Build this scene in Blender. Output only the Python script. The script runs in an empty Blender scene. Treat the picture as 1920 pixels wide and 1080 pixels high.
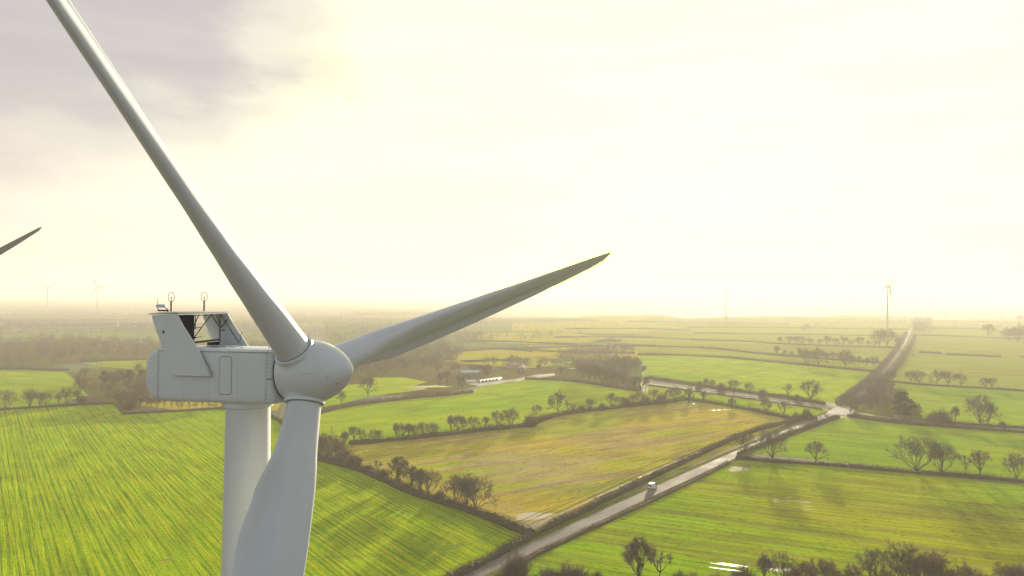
import bpy, bmesh, math, random
import numpy as np
from mathutils import Vector, Matrix
R_ = math.radians
scene = bpy.context.scene
COL = scene.collection

# ------------------------------------------------------------------ camera
FPX = 1400.0; CAMH = 84.3; HY = 557.3; ROLL = 0.0107
pitch = math.atan((HY - 540) / FPX)
cF = Vector((0, math.cos(pitch), math.sin(pitch))); cR0 = Vector((1, 0, 0)); cU0 = cR0.cross(cF)
cR = cR0 * math.cos(ROLL) + cU0 * math.sin(ROLL); cU = -cR0 * math.sin(ROLL) + cU0 * math.cos(ROLL)
cam_d = bpy.data.cameras.new("camera"); cam = bpy.data.objects.new("camera", cam_d); COL.objects.link(cam)
m = Matrix((cR, cU, -cF)).transposed().to_4x4(); m.translation = (0, 0, CAMH); cam.matrix_world = m
cam_d.sensor_fit = 'HORIZONTAL'; cam_d.sensor_width = 36.0; cam_d.lens = 36.0 * FPX / 1920.0
cam_d.clip_start = 0.5; cam_d.clip_end = 90000
scene.camera = cam

# ------------------------------------------------------------------ sky
SUN_AZ, SUN_EL = R_(16.0), R_(7.8)
w = bpy.data.worlds.new("World"); scene.world = w; w.use_nodes = True
nt = w.node_tree; nt.nodes.clear(); N = nt.nodes.new; L = nt.links.new
def wmath(op, a, b=None, c=None, clamp=False):
    n = N('ShaderNodeMath'); n.operation = op; n.use_clamp = clamp
    for i, v in enumerate((a, b, c)):
        if v is None: continue
        if isinstance(v, (int, float)): n.inputs[i].default_value = v
        else: L(v, n.inputs[i])
    return n.outputs[0]
def wramp(fac, stops, interp='EASE'):
    n = N('ShaderNodeValToRGB'); n.color_ramp.interpolation = interp; e = n.color_ramp.elements
    while len(e) < len(stops): e.new(0.5)
    for i, (p, c) in enumerate(stops):
        e[i].position = p; e[i].color = (c[0], c[1], c[2], 1) if not isinstance(c, (int, float)) else (c, c, c, 1)
    L(fac, n.inputs[0]); return n.outputs[0]
def dirv(az, el): return (math.sin(az) * math.cos(el), math.cos(az) * math.cos(el), math.sin(el))
def wdot(v, d):
    n = N('ShaderNodeVectorMath'); n.operation = 'DOT_PRODUCT'; L(v, n.inputs[0]); n.inputs[1].default_value = d; return n.outputs['Value']
def wmix(f, a, b, mode='MIX'):
    n = N('ShaderNodeMix'); n.data_type = 'RGBA'; n.blend_type = mode
    for s, v in ((n.inputs[0], f), (n.inputs[6], a), (n.inputs[7], b)):
        if isinstance(v, (int, float)): s.default_value = v
        elif isinstance(v, tuple): s.default_value = (*v, 1)
        else: L(v, s)
    return n.outputs[2]
tc = N('ShaderNodeTexCoord'); D = tc.outputs['Generated']
sky = N('ShaderNodeTexSky'); sky.sky_type = 'NISHITA'; sky.sun_disc = False
sky.sun_elevation = SUN_EL; sky.sun_rotation = SUN_AZ; sky.dust_density = 3.0; sky.air_density = 1.2
bg1 = N('ShaderNodeBackground'); bg1.inputs['Strength'].default_value = 0.05; L(sky.outputs[0], bg1.inputs['Color'])
# thin overcast: bright round the sun, duller away from it
th = wmath('DIVIDE', wmath('ARCCOSINE', wmath('MINIMUM', wdot(D, dirv(R_(8), R_(1.2))), 0.99999)), math.pi)
d_ = lambda a: a / 180.0
veil = wramp(th, [(0, (4.4, 3.9, .125)), (d_(6), (2.9, 2.6, .124)), (d_(11), (1.15, 1.06, .123)), (d_(16), (.46, .44, .124)), (d_(24), (.22, .212, .126)), (d_(31), (.170, .161, .127)), (d_(38), (.151, .138, .117)),
                  (d_(46), (.136, .117, .104)), (d_(62), (.112, .105, .103)), (d_(95), (.098, .104, .113)), (1, (.080, .088, .097))], 'LINEAR')
sep = N('ShaderNodeSeparateXYZ'); L(D, sep.inputs[0])
# grey cloud bank high on the side away from the sun
mp = N('ShaderNodeMapping'); mp.inputs['Scale'].default_value = (1.0, 1.0, 2.4); L(D, mp.inputs['Vector'])
nz = N('ShaderNodeTexNoise'); nz.inputs['Scale'].default_value = 2.6; nz.inputs['Detail'].default_value = 7; nz.inputs['Roughness'].default_value = .52
nz.inputs['Distortion'].default_value = .25; L(mp.outputs[0], nz.inputs['Vector'])
nz2 = N('ShaderNodeTexNoise'); nz2.inputs['Scale'].default_value = 9; nz2.inputs['Detail'].default_value = 5; L(mp.outputs[0], nz2.inputs['Vector'])
azn = wmath('ARCTAN2', sep.outputs[0], sep.outputs[1]); eln = wmath('ARCSINE', sep.outputs[2])
def bump(v, c, half): # 1 at c falling to 0 at c +- half
    return wmath('SUBTRACT', 1.0, wmath('POWER', wmath('ABSOLUTE', wmath('DIVIDE', wmath('SUBTRACT', v, c), half)), 2.0))
ell = wmath('ADD', bump(azn, R_(-42), R_(33)), wmath('SUBTRACT', bump(eln, R_(18), R_(12)), 1.0))
cm = wmath('ADD', wmath('MULTIPLY', ell, 1.6), wmath('MULTIPLY', wmath('SUBTRACT', nz.outputs['Fac'], .5), 1.9))
cm = wmath('ADD', cm, wmath('MULTIPLY', wmath('SUBTRACT', nz2.outputs['Fac'], .5), .8))
cmask = wramp(cm, [(0.0, 0.0), (.6, .5), (1.0, .95)])
c1 = wmix(wmath('MULTIPLY', cmask, .97), veil, (.080, .078, .080))
# faint streaks low down
mp2 = N('ShaderNodeMapping'); mp2.inputs['Scale'].default_value = (1.3, 1.3, 13); L(D, mp2.inputs['Vector'])
nz3 = N('ShaderNodeTexNoise'); nz3.inputs['Scale'].default_value = 2.6; nz3.inputs['Detail'].default_value = 6; L(mp2.outputs[0], nz3.inputs['Vector'])
st = wramp(nz3.outputs['Fac'], [(.3, (.95, .94, .96)), (.7, (1.04, 1.04, 1.02))])
c2 = wmix(1.0, c1, st, 'MULTIPLY')
c2 = wmix(1.0, c2, wramp(sep.outputs[2], [(.42, (1, 1, 1)), (.72, (.55, .57, .60))]), 'MULTIPLY')   # unseen upper sky dimmed so the sun's shadows show more
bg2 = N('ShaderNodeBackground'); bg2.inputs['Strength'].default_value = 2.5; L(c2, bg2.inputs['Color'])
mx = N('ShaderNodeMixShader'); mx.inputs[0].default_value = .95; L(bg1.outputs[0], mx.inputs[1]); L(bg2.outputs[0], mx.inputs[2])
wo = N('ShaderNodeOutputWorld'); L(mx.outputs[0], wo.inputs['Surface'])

# ------------------------------------------------------------------ sun
sd = bpy.data.lights.new("sun", 'SUN'); sun = bpy.data.objects.new("sun", sd); COL.objects.link(sun)
sd.energy = 4.6; sd.angle = R_(1.0); sd.color = (1.0, .88, .68)
sun.rotation_euler = (-Vector(dirv(SUN_AZ, SUN_EL))).to_track_quat('-Z', 'Y').to_euler()

vs = scene.view_settings; vs.view_transform = 'Standard'; vs.look = 'None'; vs.exposure = 1.50; vs.gamma = 1.0
scene.cycles.volume_bounces = 1; scene.cycles.max_bounces = 6; scene.cycles.use_denoising = True
scene.cycles.sample_clamp_indirect = 6.0

# ------------------------------------------------------------------ helpers
def at(px, py, z=0.0):
    d = cF + cR * ((px - 960) / FPX) + cU * ((540 - py) / FPX)
    t = (z - CAMH) / d.z
    return Vector((d.x * t, d.y * t, z))
rng = np.random.default_rng(7); rnd = random.Random(5)

class MB:
    def __init__(s): s.v = []; s.f = []; s.n = 0
    def add(s, verts, faces):
        verts = np.asarray(verts, float).reshape(-1, 3)
        s.v.append(verts); s.f += [tuple(int(i) + s.n for i in f) for f in faces]; s.n += len(verts)
    def addarr(s, verts, facesarr):   # quick path, faces as an int array
        verts = np.asarray(verts, float).reshape(-1, 3)
        s.v.append(verts); s.f += (facesarr + s.n).tolist(); s.n += len(verts)
    def box(s, c, size, M=None):
        hx, hy, hz = [a / 2 for a in size]
        v = np.array([(x, y, z) for x in (-hx, hx) for y in (-hy, hy) for z in (-hz, hz)])
        if M is not None: v = v @ np.array(M).T
        s.add(v + np.array(c), [(0, 1, 3, 2), (4, 6, 7, 5), (0, 4, 5, 1), (2, 3, 7, 6), (0, 2, 6, 4), (1, 5, 7, 3)])
    def tube(s, pts, rad, n=8, cap=True):
        pts = [np.array(p, float) for p in pts]
        if isinstance(rad, (int, float)): rad = [rad] * len(pts)
        rings = []
        for i, p in enumerate(pts):
            t = pts[min(i + 1, len(pts) - 1)] - pts[max(i - 1, 0)]; t /= (np.linalg.norm(t) + 1e-9)
            a = np.cross(t, (0, 0, 1.0))
            if np.linalg.norm(a) < .05: a = np.cross(t, (1.0, 0, 0))
            a /= np.linalg.norm(a); b = np.cross(t, a)
            rings.append([p + rad[i] * (a * math.cos(2 * math.pi * k / n) + b * math.sin(2 * math.pi * k / n)) for k in range(n)])
        fs = [(i * n + k, i * n + (k + 1) % n, (i + 1) * n + (k + 1) % n, (i + 1) * n + k) for i in range(len(pts) - 1) for k in range(n)]
        if cap: fs += [tuple(range(n))[::-1], tuple((len(pts) - 1) * n + k for k in range(n))]
        s.add(np.array(rings).reshape(-1, 3), fs)
    def rings(s, rings, close=True, cap=(True, True)):
        n = len(rings[0])
        fs = [(i * n + k, i * n + (k + 1) % n, (i + 1) * n + (k + 1) % n, (i + 1) * n + k)
              for i in range(len(rings) - 1) for k in range(n if close else n - 1)]
        if cap[0]: fs.append(tuple(range(n))[::-1])
        if cap[1]: fs.append(tuple((len(rings) - 1) * n + k for k in range(n)))
        s.add(np.array(rings).reshape(-1, 3), fs)
    def prism(s, poly, d):           # poly: list of 3d points, extruded by vector d
        n = len(poly); p = np.array(poly, float)
        s.add(np.vstack([p, p + np.array(d)]), [tuple(range(n))[::-1], tuple(range(n, 2 * n))] + [(i, (i + 1) % n, n + (i + 1) % n, n + i) for i in range(n)])
    def mesh(s, name, mat, smooth=False):
        me = bpy.data.meshes.new(name)
        V = np.vstack(s.v) if s.v else np.zeros((0, 3))
        me.from_pydata(V.tolist(), [], s.f)
        if smooth: me.polygons.foreach_set('use_smooth', [True] * len(me.polygons))
        if mat: me.materials.append(mat)
        me.update(); return me
    def build(s, name, mat, parent=None, smooth=False, auto=None):
        o = bpy.data.objects.new(name, s.mesh(name, mat, smooth)); COL.objects.link(o)
        if parent: o.parent = parent
        if auto is not None and smooth:
            o.data.set_sharp_from_angle(angle=R_(auto))
        return o
def join(o, mb, mat):
    me = o.data; me.materials.append(mat); k = len(me.materials) - 1; b = bmesh.new(); b.from_mesh(me)
    vs_ = [b.verts.new(v) for v in np.vstack(mb.v)]
    for f in mb.f:
        q = b.faces.new([vs_[i] for i in f]); q.material_index = k
    b.to_mesh(me); b.free()
def tag(o, label=None, cat=None, group=None, kind=None):
    if label: o['label'] = label
    if cat: o['category'] = cat
    if group: o['group'] = group
    if kind: o['kind'] = kind
    return o
def empty(name, loc, rz=0, label=None, cat=None, group=None):
    o = bpy.data.objects.new(name, None); COL.objects.link(o); o.location = loc; o.rotation_euler = (0, 0, rz)
    o.empty_display_size = .5
    return tag(o, label, cat, group)

# ------------------------------------------------------------------ materials
class NT:
    def __init__(s, name):
        s.m = bpy.data.materials.new(name); s.m.use_nodes = True; s.t = s.m.node_tree; s.t.nodes.clear()
        s.b = s.t.nodes.new('ShaderNodeBsdfPrincipled'); o = s.t.nodes.new('ShaderNodeOutputMaterial'); s.t.links.new(s.b.outputs[0], o.inputs[0])
        s.pos = s.t.nodes.new('ShaderNodeNewGeometry').outputs['Position']
    def l(s, a, b): s.t.links.new(a, b)
    def obj(s): s.pos = s.t.nodes.new('ShaderNodeTexCoord').outputs['Object']; return s
    def map(s, rot=0, sc=(1, 1, 1), loc=(0, 0, 0)):
        n = s.t.nodes.new('ShaderNodeVectorRotate'); n.rotation_type = 'Z_AXIS'; n.inputs['Angle'].default_value = rot; s.l(s.pos, n.inputs['Vector'])
        q = s.t.nodes.new('ShaderNodeMapping'); q.inputs['Scale'].default_value = sc; q.inputs['Location'].default_value = loc; s.l(n.outputs[0], q.inputs['Vector']); return q.outputs[0]
    def noise(s, vec, scale=1, detail=4, rough=.55, dist=0):
        n = s.t.nodes.new('ShaderNodeTexNoise'); s.l(vec, n.inputs['Vector'])
        for k, v in (('Scale', scale), ('Detail', detail), ('Roughness', rough), ('Distortion', dist)): n.inputs[k].default_value = v
        return n.outputs['Fac']
    def ramp(s, fac, stops, interp='LINEAR'):
        n = s.t.nodes.new('ShaderNodeValToRGB'); n.color_ramp.interpolation = interp; e = n.color_ramp.elements
        while len(e) < len(stops): e.new(.5)
        for i, (p, c) in enumerate(stops):
            e[i].position = p; e[i].color = (c, c, c, 1) if isinstance(c, (int, float)) else (*c, 1)
        s.l(fac, n.inputs[0]); return n.outputs[0]
    def mix(s, f, a, b, mode='MIX'):
        n = s.t.nodes.new('ShaderNodeMix'); n.data_type = 'RGBA'; n.blend_type = mode
        for q, v in ((n.inputs[0], f), (n.inputs[6], a), (n.inputs[7], b)):
            if isinstance(v, (int, float)): q.default_value = v
            elif isinstance(v, tuple): q.default_value = (*v, 1)
            else: s.l(v, q)
        return n.outputs[2]
    def math(s, op, a, b, clamp=False):
        n = s.t.nodes.new('ShaderNodeMath'); n.operation = op; n.use_clamp = clamp
        for i, v in enumerate((a, b)):
            if isinstance(v, (int, float)): n.inputs[i].default_value = v
            else: s.l(v, n.inputs[i])
        return n.outputs[0]
    def bump(s, h, dist=.1, strength=1.0):
        n = s.t.nodes.new('ShaderNodeBump'); n.inputs['Distance'].default_value = dist; n.inputs['Strength'].default_value = strength
        s.l(h, n.inputs['Height']); s.l(n.outputs[0], s.b.inputs['Normal'])
    def fin(s, col, rough=.9, spec=.2, metal=0):
        if isinstance(col, tuple): s.b.inputs['Base Color'].default_value = (*col, 1)
        else: s.l(col, s.b.inputs['Base Color'])
        if isinstance(rough, (int, float)): s.b.inputs['Roughness'].default_value = rough
        else: s.l(rough, s.b.inputs['Roughness'])
        s.b.inputs['Specular IOR Level'].default_value = spec; s.b.inputs['Metallic'].default_value = metal
        return s.m

def paint(name, col, rough=.38, dirt=.06):
    a = NT(name).obj()
    n1 = a.noise(a.map(sc=(.35, .35, .35)), 1, 5, .6); n2 = a.noise(a.map(sc=(1.2, 1.2, .25)), 1.3, 5, .65)
    c = a.mix(a.ramp(n1, [(.35, 0.0), (.7, 1.0)]), col, tuple(x * (1 - dirt) for x in col))
    c = a.mix(a.ramp(n2, [(.5, 0.0), (.8, .28)]), c, (col[0] * .86, col[1] * .85, col[2] * .80))
    r = a.ramp(n2, [(.3, rough - .05), (.8, rough + .12)])
    return a.fin(c, r, .45)
M_WHITE = paint('turbine_paint', (.60, .64, .655), .38, .05)
M_BLADE = paint('blade_gelcoat', (.555, .595, .615), .35, .05)
M_TOWER = paint('tower_paint', (.59, .625, .635), .44, .06)
M_GAP = NT('panel_gap').fin((.06, .07, .075), .8)
M_DARK = NT('dark_metal').fin((.035, .038, .042), .5, .4)
M_GREY = NT('grey_metal').fin((.16, .17, .18), .5, .4)
M_RING = NT('ring_metal').fin((.16, .155, .15), .45, .4)
a = NT('radiator_fins').obj(); wv = a.t.nodes.new('ShaderNodeTexWave'); wv.inputs['Scale'].default_value = 14; a.l(a.pos, wv.inputs['Vector'])
M_RAD = a.fin(a.mix(wv.outputs['Fac'], (.016, .018, .022), (.035, .038, .044)), .6, .3)
M_SEAL = NT('rubber_seal').fin((.20, .24, .22), .6)

def field(name, ca, cb, cc, az, row=.35, patch=.012, bumpd=.25, spots=(.05, .09, .01), rowmix=.6, earth=None, eamt=.0, spotamt=.6, cross=0.0, tram=0, drill=0, damt=1.0, worn=None):
    """ca/cb: the two crop colours of the rows, cc: colour of large patches; az: direction of the rows (from +Y, clockwise)"""
    a = NT(name)
    rot = az  # rotate so that +Y' runs along rows
    rows = a.noise(a.map(rot, (row, row * .03, 1)), 1, 6, .65, .08)
    rows2 = a.noise(a.map(rot, (row * 2.6, row * .07, 1)), 1, 3, .6)
    fine = a.noise(a.map(rot, (1.1, .55, 1)), 1, 5, .75)
    big = a.noise(a.map(rot, (patch, patch * .6, 1)), 1, 5, .55, .6)
    mid = a.noise(a.map(rot, (patch * 7, patch * 3, 1)), 1, 5, .6, .4)
    c = a.mix(a.ramp(rows, [(.36, 0.0), (.64, 1.0)]), ca, cb)
    c = a.mix(a.math('MULTIPLY', a.ramp(rows2, [(.4, 0.0), (.66, 1.0)]), rowmix), c, cb)
    c = a.mix(a.ramp(big, [(.42, 0.0), (.62, .8)]), c, cc)
    if tram:                          # tractor tramlines
        wv = a.t.nodes.new('ShaderNodeTexWave'); wv.bands_direction = 'X'; wv.inputs['Scale'].default_value = 1.0; wv.inputs['Distortion'].default_value = .6
        wv.inputs['Detail'].default_value = 2; wv.inputs['Detail Scale'].default_value = .3
        a.l(a.map(rot, (6.2832 / 20 / tram / 6.2832 * 3.14159, .002, 1)), wv.inputs['Vector'])
        c = a.mix(a.ramp(wv.outputs['Fac'], [(0.0, .75), (.012, 0.0)]), c, spots)
    if drill:                         # drill rows: thin darker lines, long and slightly wandering
        dl = None
        for per, dv, off, amt in ((drill, .30, 0, .75), (drill * 2.9, .14, 3.3, .55)):
            wv = a.t.nodes.new('ShaderNodeTexWave'); wv.bands_direction = 'X'; wv.inputs['Scale'].default_value = 1.0; wv.inputs['Distortion'].default_value = 5.0
            wv.inputs['Detail'].default_value = 3; wv.inputs['Detail Scale'].default_value = .9; wv.inputs['Detail Roughness'].default_value = .6
            a.l(a.map(rot, (.314 / per, .012 / per, 1), (off, 0, 0)), wv.inputs['Vector'])
            mk = a.math('MULTIPLY', a.ramp(wv.outputs['Fac'], [(0.0, amt * damt), (dv, 0.0)]), a.ramp(a.noise(a.map(rot, (.35, .05, 1), (off, off, 0)), 1, 4, .6), [(.36, .15), (.58, 1.0)]))
            c = a.mix(mk, c, spots)
    if earth:
        er = a.noise(a.map(rot, (patch * 9, patch * .9, 1)), 1, 6, .6, .3)
        c = a.mix(a.math('MULTIPLY', a.ramp(er, [(.46, 0.0), (.64, 1.0)]), eamt), c, earth)
    if worn:                          # worn bare areas: (x, y, radius, colour)
        for wx, wy, wr, wc in worn:
            vd_ = a.t.nodes.new('ShaderNodeVectorMath'); vd_.operation = 'DISTANCE'; a.l(a.map(0, (1, 1, 0)), vd_.inputs[0]); vd_.inputs[1].default_value = (wx, wy, 0)
            f_ = a.math('ADD', a.math('SUBTRACT', 1.0, a.math('DIVIDE', vd_.outputs['Value'], wr)), a.math('MULTIPLY', a.math('SUBTRACT', a.noise(a.map(rot, (.12, .02, 1)), 1, 6, .65), .5), 2.6))
            c = a.mix(a.ramp(f_, [(.2, 0.0), (.9, .65)]), c, wc)
    sp = a.noise(a.map(rot, (.42, .20, 1), (13, 5, 0)), 1, 3, .6)
    c = a.mix(a.ramp(sp, [(.60, 0.0), (.72, spotamt)]), c, spots)
    if cross:
        cr = a.noise(a.map(rot, (.10, .55, 1), (3, 9, 0)), 1, 4, .6)
        c = a.mix(a.ramp(cr, [(.5, 0.0), (.75, cross)]), c, ca)
    c = a.mix(1.0, c, a.ramp(mid, [(.3, .76), (.7, 1.2)]), 'MULTIPLY')
    c = a.mix(1.0, c, a.ramp(fine, [(.28, .66), (.72, 1.3)]), 'MULTIPLY')
    h = a.math('ADD', a.math('MULTIPLY', rows, 1.2), a.math('MULTIPLY', a.math('ADD', rows2, fine), .35))
    a.bump(h, bumpd, .8)
    return a.fin(c, 1.0, 0.0)

# ------------------------------------------------------------------ ground and fields
def ring_axis():
    p = [0, 60, 140, 260, 420, 650, 1000, 1600, 2500, 4000, 6500, 10000, 16000, 26000]
    return sorted([-x for x in p[1:]] + p)
xs = ring_axis(); ys = ring_axis()
g = MB(); g.add([(x, y + 2000, 0) for y in ys for x in xs], [(j * len(xs) + i, j * len(xs) + i + 1, (j + 1) * len(xs) + i + 1, (j + 1) * len(xs) + i)
                                                      for j in range(len(ys) - 1) for i in range(len(xs) - 1)])
a = NT('countryside')
vor = a.t.nodes.new('ShaderNodeTexVoronoi'); vor.inputs['Scale'].default_value = 1.0; a.l(a.map(R_(24), (1 / 430., 1 / 230., 1)), vor.inputs['Vector'])
sepc = a.t.nodes.new('ShaderNodeSeparateColor'); a.l(vor.outputs['Color'], sepc.inputs[0])
c = a.ramp(sepc.outputs[0], [(0, (.10, .13, .04)), (.22, (.17, .19, .06)), (.4, (.11, .09, .07)), (.56, (.12, .15, .05)), (.7, (.17, .14, .09)), (.86, (.08, .09, .05))], 'CONSTANT')
ve = a.t.nodes.new('ShaderNodeTexVoronoi'); ve.feature = 'DISTANCE_TO_EDGE'; ve.inputs['Scale'].default_value = 1.0; a.l(a.map(R_(24), (1 / 430., 1 / 230., 1)), ve.inputs['Vector'])
c = a.mix(a.ramp(ve.outputs['Distance'], [(.018, .9), (.034, 0.0)]), c, (.06, .05, .035))
c = a.mix(1.0, c, a.ramp(a.noise(a.map(0, (.008, .008, 1)), 1, 6, .6), [(.3, .7), (.7, 1.25)]), 'MULTIPLY')
c = a.mix(1.0, c, a.ramp(a.noise(a.map(.4, (.3, .1, 1)), 1, 5, .65), [(.3, .8), (.7, 1.15)]), 'MULTIPLY')
tag(g.build('ground', a.fin(c, .95, .1)), kind='structure')

def sheet(name, pts, mat, z=.03):
    """flat polygon from image corner points (or world points), as a grid-free ngon"""
    P = [at(*p) if len(p) == 2 else Vector(p) for p in pts]
    b = MB(); b.add([(p.x, p.y, z) for p in P], [tuple(range(len(P)))])
    o = b.build(name, mat)
    if o.data.polygons[0].normal.z < 0: o.data.flip_normals()
    return tag(o, kind='structure')
AZ = lambda vx: math.atan((vx - 960) / FPX)
GY = (.26, .29, .004)   # yellow green
F_crop = field('crop_rows', (.15, .33, .001), (.47, .50, .001), (.31, .44, .001), AZ(-35), .85, .010, .7, (.05, .16, .002), .3, spotamt=.3, cross=.35, drill=2.1, damt=.85)
F_ochre = field('stubble', (.42, .40, .016), (.58, .43, .040), (.31, .41, .012), AZ(2800), .22, .011, .5, (.10, .095, .05), .5, (.36, .24, .12), .8, .9, drill=6, damt=.4, worn=[(*at(1010, 872)[:2], 62, (.46, .33, .20)), (*at(1150, 830)[:2], 50, (.44, .31, .15)), (*at(1000, 980)[:2], 30, (.44, .34, .22))])
F_mid = field('meadow_lime', (.31, .43, .006), (.38, .46, .008), (.23, .38, .006), AZ(2500), .12, .009, .5, (.12, .2, .01), .4, spotamt=.25)
F_right = field('pasture_green', (.17, .44, .002), (.32, .43, .003), (.38, .36, .008), AZ(-2300), .30, .010, .55, (.04, .12, .004), .6, (.19, .145, .04), .6, .95, drill=5, damt=.45)
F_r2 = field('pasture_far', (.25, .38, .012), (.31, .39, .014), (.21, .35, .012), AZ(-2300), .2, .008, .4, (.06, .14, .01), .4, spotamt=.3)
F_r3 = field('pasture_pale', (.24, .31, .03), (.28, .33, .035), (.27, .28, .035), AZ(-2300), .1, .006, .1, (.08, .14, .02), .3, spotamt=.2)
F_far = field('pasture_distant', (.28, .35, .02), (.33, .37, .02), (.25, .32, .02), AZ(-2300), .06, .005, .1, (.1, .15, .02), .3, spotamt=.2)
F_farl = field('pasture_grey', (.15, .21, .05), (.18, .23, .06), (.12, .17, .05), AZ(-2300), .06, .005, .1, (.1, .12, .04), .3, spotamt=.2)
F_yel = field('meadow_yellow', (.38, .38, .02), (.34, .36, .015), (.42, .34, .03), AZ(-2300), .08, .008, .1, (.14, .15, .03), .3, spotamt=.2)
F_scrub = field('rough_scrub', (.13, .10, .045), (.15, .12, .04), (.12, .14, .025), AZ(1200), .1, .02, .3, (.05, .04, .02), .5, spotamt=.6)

sheet('field', [(-420, 792), (0, 769), (110, 762), (214, 757), (228, 776), (330, 771), (430, 764), (515, 778), (560, 828), (600, 856), (672, 876), (724, 901), (774, 926), (830, 943), (891, 962), (927, 976), (985, 1001), (1003, 1010), (880, 1068), (815, 1100), (480, 1330), (-1500, 1330)], F_crop)
sheet('field', [(640, 838), (700, 832), (760, 824), (830, 814), (905, 806), (990, 796), (1040, 780), (1150, 765), (1225, 756), (1285, 750), (1330, 758), (1400, 770), (1490, 789), (1440, 812), (1300, 870), (1180, 920), (1010, 1001), (985, 1001), (927, 975), (891, 961), (830, 942), (774, 925), (724, 900), (672, 875)], F_ochre)
sheet('field', [(598, 775), (640, 762), (760, 747), (830, 741), (880, 735), (905, 724), (990, 712), (1060, 714), (1130, 724), (1210, 735), (1285, 749), (1225, 755), (1150, 764), (1040, 779), (990, 795), (905, 805), (830, 813), (700, 831), (640, 838), (600, 826)], F_mid)
sheet('field', [(1215, 722), (1300, 733), (1400, 747), (1480, 758), (1556, 769), (1530, 784), (1440, 777), (1360, 763), (1290, 751), (1215, 735)], F_mid)
sheet('field', [(1195, 668), (1300, 667), (1400, 673), (1500, 683), (1640, 697), (1600, 730), (1575, 757), (1500, 748), (1400, 735), (1280, 719), (1200, 708), (1215, 690)], F_mid)
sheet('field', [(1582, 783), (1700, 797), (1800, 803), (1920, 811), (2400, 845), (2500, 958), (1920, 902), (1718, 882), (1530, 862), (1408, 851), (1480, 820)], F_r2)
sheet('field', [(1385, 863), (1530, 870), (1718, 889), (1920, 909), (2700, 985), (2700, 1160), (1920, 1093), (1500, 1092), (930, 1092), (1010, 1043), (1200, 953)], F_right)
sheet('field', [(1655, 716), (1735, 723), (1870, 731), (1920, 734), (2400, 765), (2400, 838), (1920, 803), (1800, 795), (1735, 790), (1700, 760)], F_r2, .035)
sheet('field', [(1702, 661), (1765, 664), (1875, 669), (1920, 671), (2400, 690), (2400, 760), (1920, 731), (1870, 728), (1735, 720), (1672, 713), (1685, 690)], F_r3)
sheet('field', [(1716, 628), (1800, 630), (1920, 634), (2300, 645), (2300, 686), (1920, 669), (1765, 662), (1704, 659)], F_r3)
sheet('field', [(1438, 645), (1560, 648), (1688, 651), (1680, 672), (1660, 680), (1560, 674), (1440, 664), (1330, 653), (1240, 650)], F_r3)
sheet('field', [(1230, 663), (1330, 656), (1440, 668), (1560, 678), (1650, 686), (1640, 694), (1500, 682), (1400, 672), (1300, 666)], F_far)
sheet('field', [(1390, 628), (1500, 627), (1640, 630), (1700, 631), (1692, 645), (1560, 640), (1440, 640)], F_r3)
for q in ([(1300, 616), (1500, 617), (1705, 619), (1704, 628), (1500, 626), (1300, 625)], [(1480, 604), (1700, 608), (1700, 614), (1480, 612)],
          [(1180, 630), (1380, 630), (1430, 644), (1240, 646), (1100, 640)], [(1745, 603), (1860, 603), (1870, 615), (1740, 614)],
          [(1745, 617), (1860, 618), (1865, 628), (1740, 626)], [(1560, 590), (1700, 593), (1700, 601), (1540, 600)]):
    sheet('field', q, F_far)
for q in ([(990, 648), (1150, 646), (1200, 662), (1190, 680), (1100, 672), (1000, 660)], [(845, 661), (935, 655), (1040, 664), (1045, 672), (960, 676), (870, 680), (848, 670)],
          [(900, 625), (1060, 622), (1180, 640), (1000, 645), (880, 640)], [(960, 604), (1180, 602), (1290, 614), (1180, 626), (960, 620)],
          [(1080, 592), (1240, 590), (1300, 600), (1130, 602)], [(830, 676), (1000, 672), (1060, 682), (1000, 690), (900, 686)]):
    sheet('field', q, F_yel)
sheet('field', [(600, 768), (612, 740), (640, 722), (720, 718), (800, 730), (700, 742), (640, 757)], F_mid, .05)
sheet('field', [(695, 708), (760, 708), (800, 716), (770, 726), (700, 728)], F_mid)
# fields left of the turbine
sheet('field', [(-500, 708), (0, 694), (60, 694), (120, 697), (140, 712), (165, 742), (110, 757), (0, 765), (-500, 795)], F_r2)
sheet('field', [(155, 681), (200, 677), (300, 675), (500, 674), (520, 690), (400, 694), (250, 696), (200, 690)], F_far)
sheet('field', [(250, 758), (300, 730), (430, 722), (540, 728), (520, 770), (430, 762), (330, 769)], F_yel)
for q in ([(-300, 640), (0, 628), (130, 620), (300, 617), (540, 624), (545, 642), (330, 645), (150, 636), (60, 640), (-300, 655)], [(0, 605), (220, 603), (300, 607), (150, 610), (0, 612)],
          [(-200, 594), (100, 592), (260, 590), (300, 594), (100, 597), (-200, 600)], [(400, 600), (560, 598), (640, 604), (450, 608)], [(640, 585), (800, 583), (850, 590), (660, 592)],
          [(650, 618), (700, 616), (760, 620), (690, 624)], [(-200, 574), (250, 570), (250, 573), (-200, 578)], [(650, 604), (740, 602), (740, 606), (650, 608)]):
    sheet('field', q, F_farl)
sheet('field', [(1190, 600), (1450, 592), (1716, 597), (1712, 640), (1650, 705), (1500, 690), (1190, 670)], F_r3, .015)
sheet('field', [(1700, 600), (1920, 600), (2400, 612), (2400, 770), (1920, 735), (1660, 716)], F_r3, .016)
sheet('field', [(600, 596), (840, 596), (1200, 596), (1205, 712), (990, 700), (640, 715)], F_farl, .012)
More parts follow.
